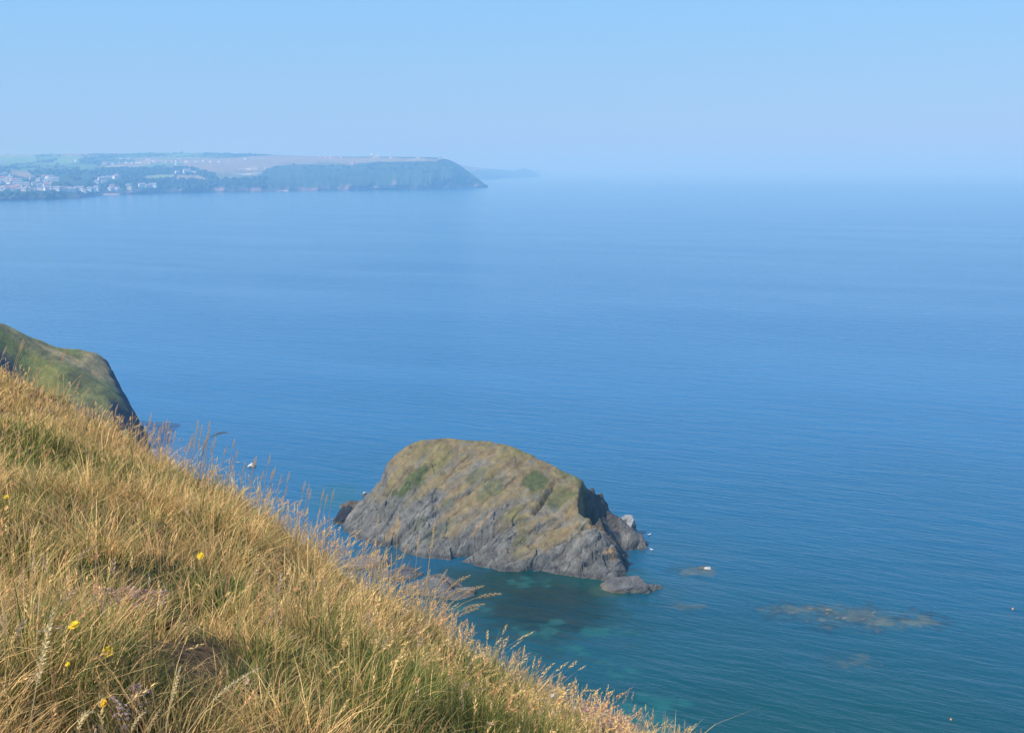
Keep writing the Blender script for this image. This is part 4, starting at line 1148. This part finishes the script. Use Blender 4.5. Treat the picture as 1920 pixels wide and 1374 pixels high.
# flowers --------------------------------------------------------------------
m_yel = mat_flat("yellow_petal", (.86, .62, .01), .6, .08, 60)
m_org = mat_flat("yellow_centre", (.75, .42, .01), .7, .1, 90)
m_whi = mat_flat("white_petal", (.78, .76, .74), .6, .05, 60)
m_pnk = mat_flat("pink_petal", (.58, .36, .30), .8, .4, 80)
m_thr = mat_flat("dry_thrift", (.50, .36, .30), .9, .3, 60)
m_ste = mat_flat("flower_stem", (.13, .19, .05), .7, .2, 60)
def flower(px, py, d, size, label, pet=m_yel, cen=m_org, cat="flower", group=None, face=(-.25, -.75, .6), name="wild_flower", npet=16):
    d_old = d; d = hit(px, py, d, .17); size *= d / d_old
    P = np.array(zy(px, py, d)); g_ = float(ground(P[0], P[1]))
    hgt = max(.03, P[2] - g_)
    r = empty(name, (P[0], P[1], P[2] - hgt))
    pts = [np.array([0.01 * math.sin(3 * s), 0, hgt * s]) * np.array([1, 1, 1]) for s in np.linspace(0, 1, 6)]
    pts[-1] = np.array([0, 0, hgt])
    tube(pts, .0013, .001, m_ste, "stem", r, (.1, .15, .04))
    fz = Vector(face).normalized(); q = fz.to_track_quat('Z', 'Y')
    rg = random.Random(int(px * 7 + py))
    V, Fc = [], []
    for ring, (ro, n_, tl) in enumerate(((1.0, npet, .05), (.66, npet - 3, .22))):
        for i in range(n_):
            a_ = 2 * math.pi * i / n_ + ring * .2 + rg.uniform(-.08, .08); rad = size / 2 * ro * rg.uniform(.88, 1.08); wdt = math.pi / n_ * .85
            lift = size * (tl + rg.uniform(0, .08))
            b0 = len(V)
            for (rf, wf, zf) in ((.12, .5, 0), (.6, .95, .5), (.93, .8, .9), (1.0, .0, 1.0)):
                for s_ in ((-1, 1) if wf else (0,)):
                    aa_ = a_ + s_ * wdt * wf
                    V.append(q @ Vector((rad * rf * math.cos(aa_), rad * rf * math.sin(aa_), lift * zf + .0008 * ring)) + Vector((0, 0, hgt)))
            Fc += [(b0, b0 + 1, b0 + 3, b0 + 2), (b0 + 2, b0 + 3, b0 + 5, b0 + 4), (b0 + 4, b0 + 5, b0 + 6)]
    raw("petals", V, Fc, pet, r)
    V, Fc = [Vector((0, 0, size * .13))], []
    for j in (1, 2):
        for i in range(10):
            a_ = 2 * math.pi * i / 10
            V.append(Vector((math.cos(a_) * size * .09 * j, math.sin(a_) * size * .09 * j, size * (.13 - .045 * j * j * .6))))
    V = [q @ v + Vector((0, 0, hgt)) for v in V]
    Fc = [(0, 1 + i, 1 + (i + 1) % 10) for i in range(10)] + [(1 + i, 11 + i, 11 + (i + 1) % 10, 1 + (i + 1) % 10) for i in range(10)]
    raw("flower_centre", V, Fc, cen, r)
    return tag(r, label, cat, group)
flower(203, 1221, 2.55, .029, "yellow flower fully open, lowest and largest of the pair at the left")
flower(139, 1173, 2.7, .031, "yellow flower seen edge-on, above and left of the open one", face=(-.1, -.3, 1))
flower(376, 1042, 3.9, .027, "lone yellow flower among tall golden stems")
flower(127, 1245, 2.9, .014, "tiny yellow flower half hidden in green grass at the left")
flower(194, 1318, 2.3, .018, "orange-yellow bud near the bottom left", pet=m_org)
flower(12, 932, 5.6, .028, "small yellow flower at the left edge of the slope", face=(-.1, -.3, 1))
flower(998, 1314, 6.0, .026, "brightest yellow flower on the lower right brow")
flower(1020, 1323, 6.0, .022, "smaller yellow flower just below and right of the brightest on the brow")
flower(1052, 1296, 6.8, .024, "dull orange-yellow flower highest on the lower right brow", pet=m_org)
flower(1036, 1303, 6.4, .022, "white flower beside the highest yellow one on the brow", pet=m_whi)
flower(1038, 1334, 6.0, .014, "tiny white flower lowest on the right brow", pet=m_whi)
flower(1078, 1326, 6.6, .016, "small white flower between the yellow ones and the pink thrift", pet=m_whi)
flower(1101, 1331, 6.8, .014, "small white flower nearest the pink thrift", pet=m_whi)
def thrift(px, py, d, wx_, wy_, n, label, mat, hsz=.009, hh=.07):
    cx, cy, _ = zy(px, py, hit(px, py, d, hh))
    r = empty("thrift_clump", (cx, cy, float(ground(cx, cy))))
    rg = np.random.default_rng(int(px))
    # cushion of short leaves
    k = n * 60
    a_ = rg.uniform(0, 6.283, k); q = np.sqrt(rg.uniform(0, 1, k))
    lx, ly = wx_ * q * np.cos(a_), wy_ * q * np.sin(a_)
    lz = ground(cx + lx, cy + ly) - float(ground(cx, cy))
    cb = Bag(); cb.add(*blades(lx, ly, lz, np.full(k, hh * .7) * rg.uniform(.5, 1.1, k), np.full(k, .003), a_, np.full(k, .5), np.tile([[.14, .13, .06]], (k, 1)) * rg.uniform(.6, 1.4, (k, 1))))
    cb.build("cushion", m_grass, r)
    hb = Bag()
    for i in range(n):
        a0 = rg.uniform(0, 6.283); q0 = math.sqrt(rg.uniform(0, 1))
        hx, hy = wx_ * q0 * math.cos(a0), wy_ * q0 * math.sin(a0)
        hz = float(ground(cx + hx, cy + hy)) - float(ground(cx, cy)) + hh * rg.uniform(.8, 1.25)
        nv = 22
        dv = rg.normal(size=(nv, 3)); dv /= np.linalg.norm(dv, axis=1, keepdims=True); dv[:, 2] = np.abs(dv[:, 2]) * .9 - .1
        c_ = np.array([hx, hy, hz]); V = []
        s_ = hsz * rg.uniform(.7, 1.3)
        for v_ in dv:
            e_ = np.cross(v_, rg.normal(size=3)); e_ /= np.linalg.norm(e_)
            V += [c_ + v_ * s_ * .2, c_ + v_ * s_ + e_ * s_ * .4, c_ + v_ * s_ * 1.1 - e_ * s_ * .4]
        hb.add(np.array(V), np.arange(nv * 3).reshape(-1, 3), np.ones((nv * 3, 3)))
    hb.build("flower_heads", mat, r)
    tag(r, label, "thrift")
thrift(245, 1122, 3.9, .12, .08, 110, "pink and cream thrift clump beside the bare earth on the slope", m_pnk, .011, .12)
thrift(1145, 1352, 7.6, .16, .25, 90, "faded pink thrift clump at the lower right end of the grass", m_pnk, .013, .20)
thrift(228, 1345, 2.0, .020, .016, 24, "mauve and grey fluffy thistle head at the bottom left", mat_flat("mauve_fluff", (.64, .48, .45), .9, .3, 70), .0045, .13)
thrift(262, 1318, 2.2, .022, .016, 24, "cream seed fluff behind the mauve head at the bottom left", m_thr, .006, .14)

# floats on the water ---------------------------------------------------------
m_buoy = mat_flat("orange_float", (.75, .34, .14), .5, .1, 4)
m_rope = mat_flat("float_rope", (.25, .2, .12), .9, .1, 9)
def buoy(px, py, s_, label):
    x_, y_, _ = at_z(px, py)
    r = empty("fishing_float", (float(x_), float(y_), 0))
    lathe("float", [(.01, -.1 * s_)] + [(s_ * .24 * math.cos(a_), s_ * (.1 + .24 * math.sin(a_))) for a_ in np.linspace(-1.2, 1.3, 9)] + [(.04 * s_, .38 * s_), (.04 * s_, .46 * s_), (.005, .47 * s_)], m_buoy, r, 16)
    V, Fc = box_vf(-.02, .02, -.02, .02, .44 * s_, .62 * s_)
    raw("rope", V, Fc, m_rope, r)
    tag(r, label, "float")
buoy(1899, 1142, .6, "small orange fishing float near the right edge of the sea")
buoy(1783, 1349, .5, "small orange fishing float at the bottom right of the sea")

# seabirds
m_bird = mat_flat("white_feathers", (.8, .8, .78), .7, .05, 5); m_wing = mat_flat("grey_wing", (.4, .42, .46), .7, .05, 5)
def bird(px, py, rot, label):
    x_, y_, _ = at_z(px, py)
    r = empty("gull", (float(x_), float(y_), 0)); r.rotation_euler = (0, 0, rot); r.scale = (1.3,) * 3
    V, n_ = [], 10
    prof = [(-.26, .01, .10), (-.20, .035, .09), (-.08, .085, .07), (.05, .095, .07), (.13, .065, .10), (.17, .045, .15), (.21, .045, .19), (.25, .035, .20), (.275, .012, .195), (.32, .004, .185)]
    for (x0_, rad, zc) in prof:
        for i in range(n_):
            a_ = 2 * math.pi * i / n_
            V.append((x0_, rad * math.cos(a_), zc + rad * math.sin(a_)))
    Fc = [(j * n_ + i, j * n_ + (i + 1) % n_, (j + 1) * n_ + (i + 1) % n_, (j + 1) * n_ + i) for j in range(len(prof) - 1) for i in range(n_)]
    raw("body", V, Fc, m_bird, r)
    for s_ in (-1, 1):
        V = [(.10, s_ * .085, .12), (.08, s_ * .104, .09), (-.1, s_ * .10, .08), (-.33, s_ * .02, .12), (-.1, s_ * .06, .15)]
        raw("wing", V, [(0, 1, 2, 4), (2, 3, 4)], m_wing, r)
    tag(r, label, "gull")
bird(1217, 1003, .3, "white gull on the water just off the islet's seaward end")
bird(1222, 1031, 2.6, "white gull on the water below the other, right of the islet")

# ------------------------------------------------------------------ haze: the air of the place
V, Fc = box_vf(-46000, 46000, -2500, 52000, -5, 175)
me = bpy.data.meshes.new("haze"); me.from_pydata(V, [], Fc); me.update()
hz = bpy.data.objects.new("haze", me); COL.objects.link(hz)
mh = bpy.data.materials.new("sea_haze"); mh.use_nodes = True
t = mh.node_tree; t.nodes.clear()
out = t.nodes.new("ShaderNodeOutputMaterial"); pv = t.nodes.new("ShaderNodeVolumePrincipled")
pv.inputs["Color"].default_value = (.30, .64, 1.0, 1)
pv.inputs["Absorption Color"].default_value = (.62, .62, .62, 1)
pv.inputs["Density"].default_value = 3.4e-4
pv.inputs["Anisotropy"].default_value = 0.0
t.links.new(pv.outputs[0], out.inputs["Volume"])
me.materials.append(mh)
tag(hz, "pale blue sea haze", "haze", kind="stuff")
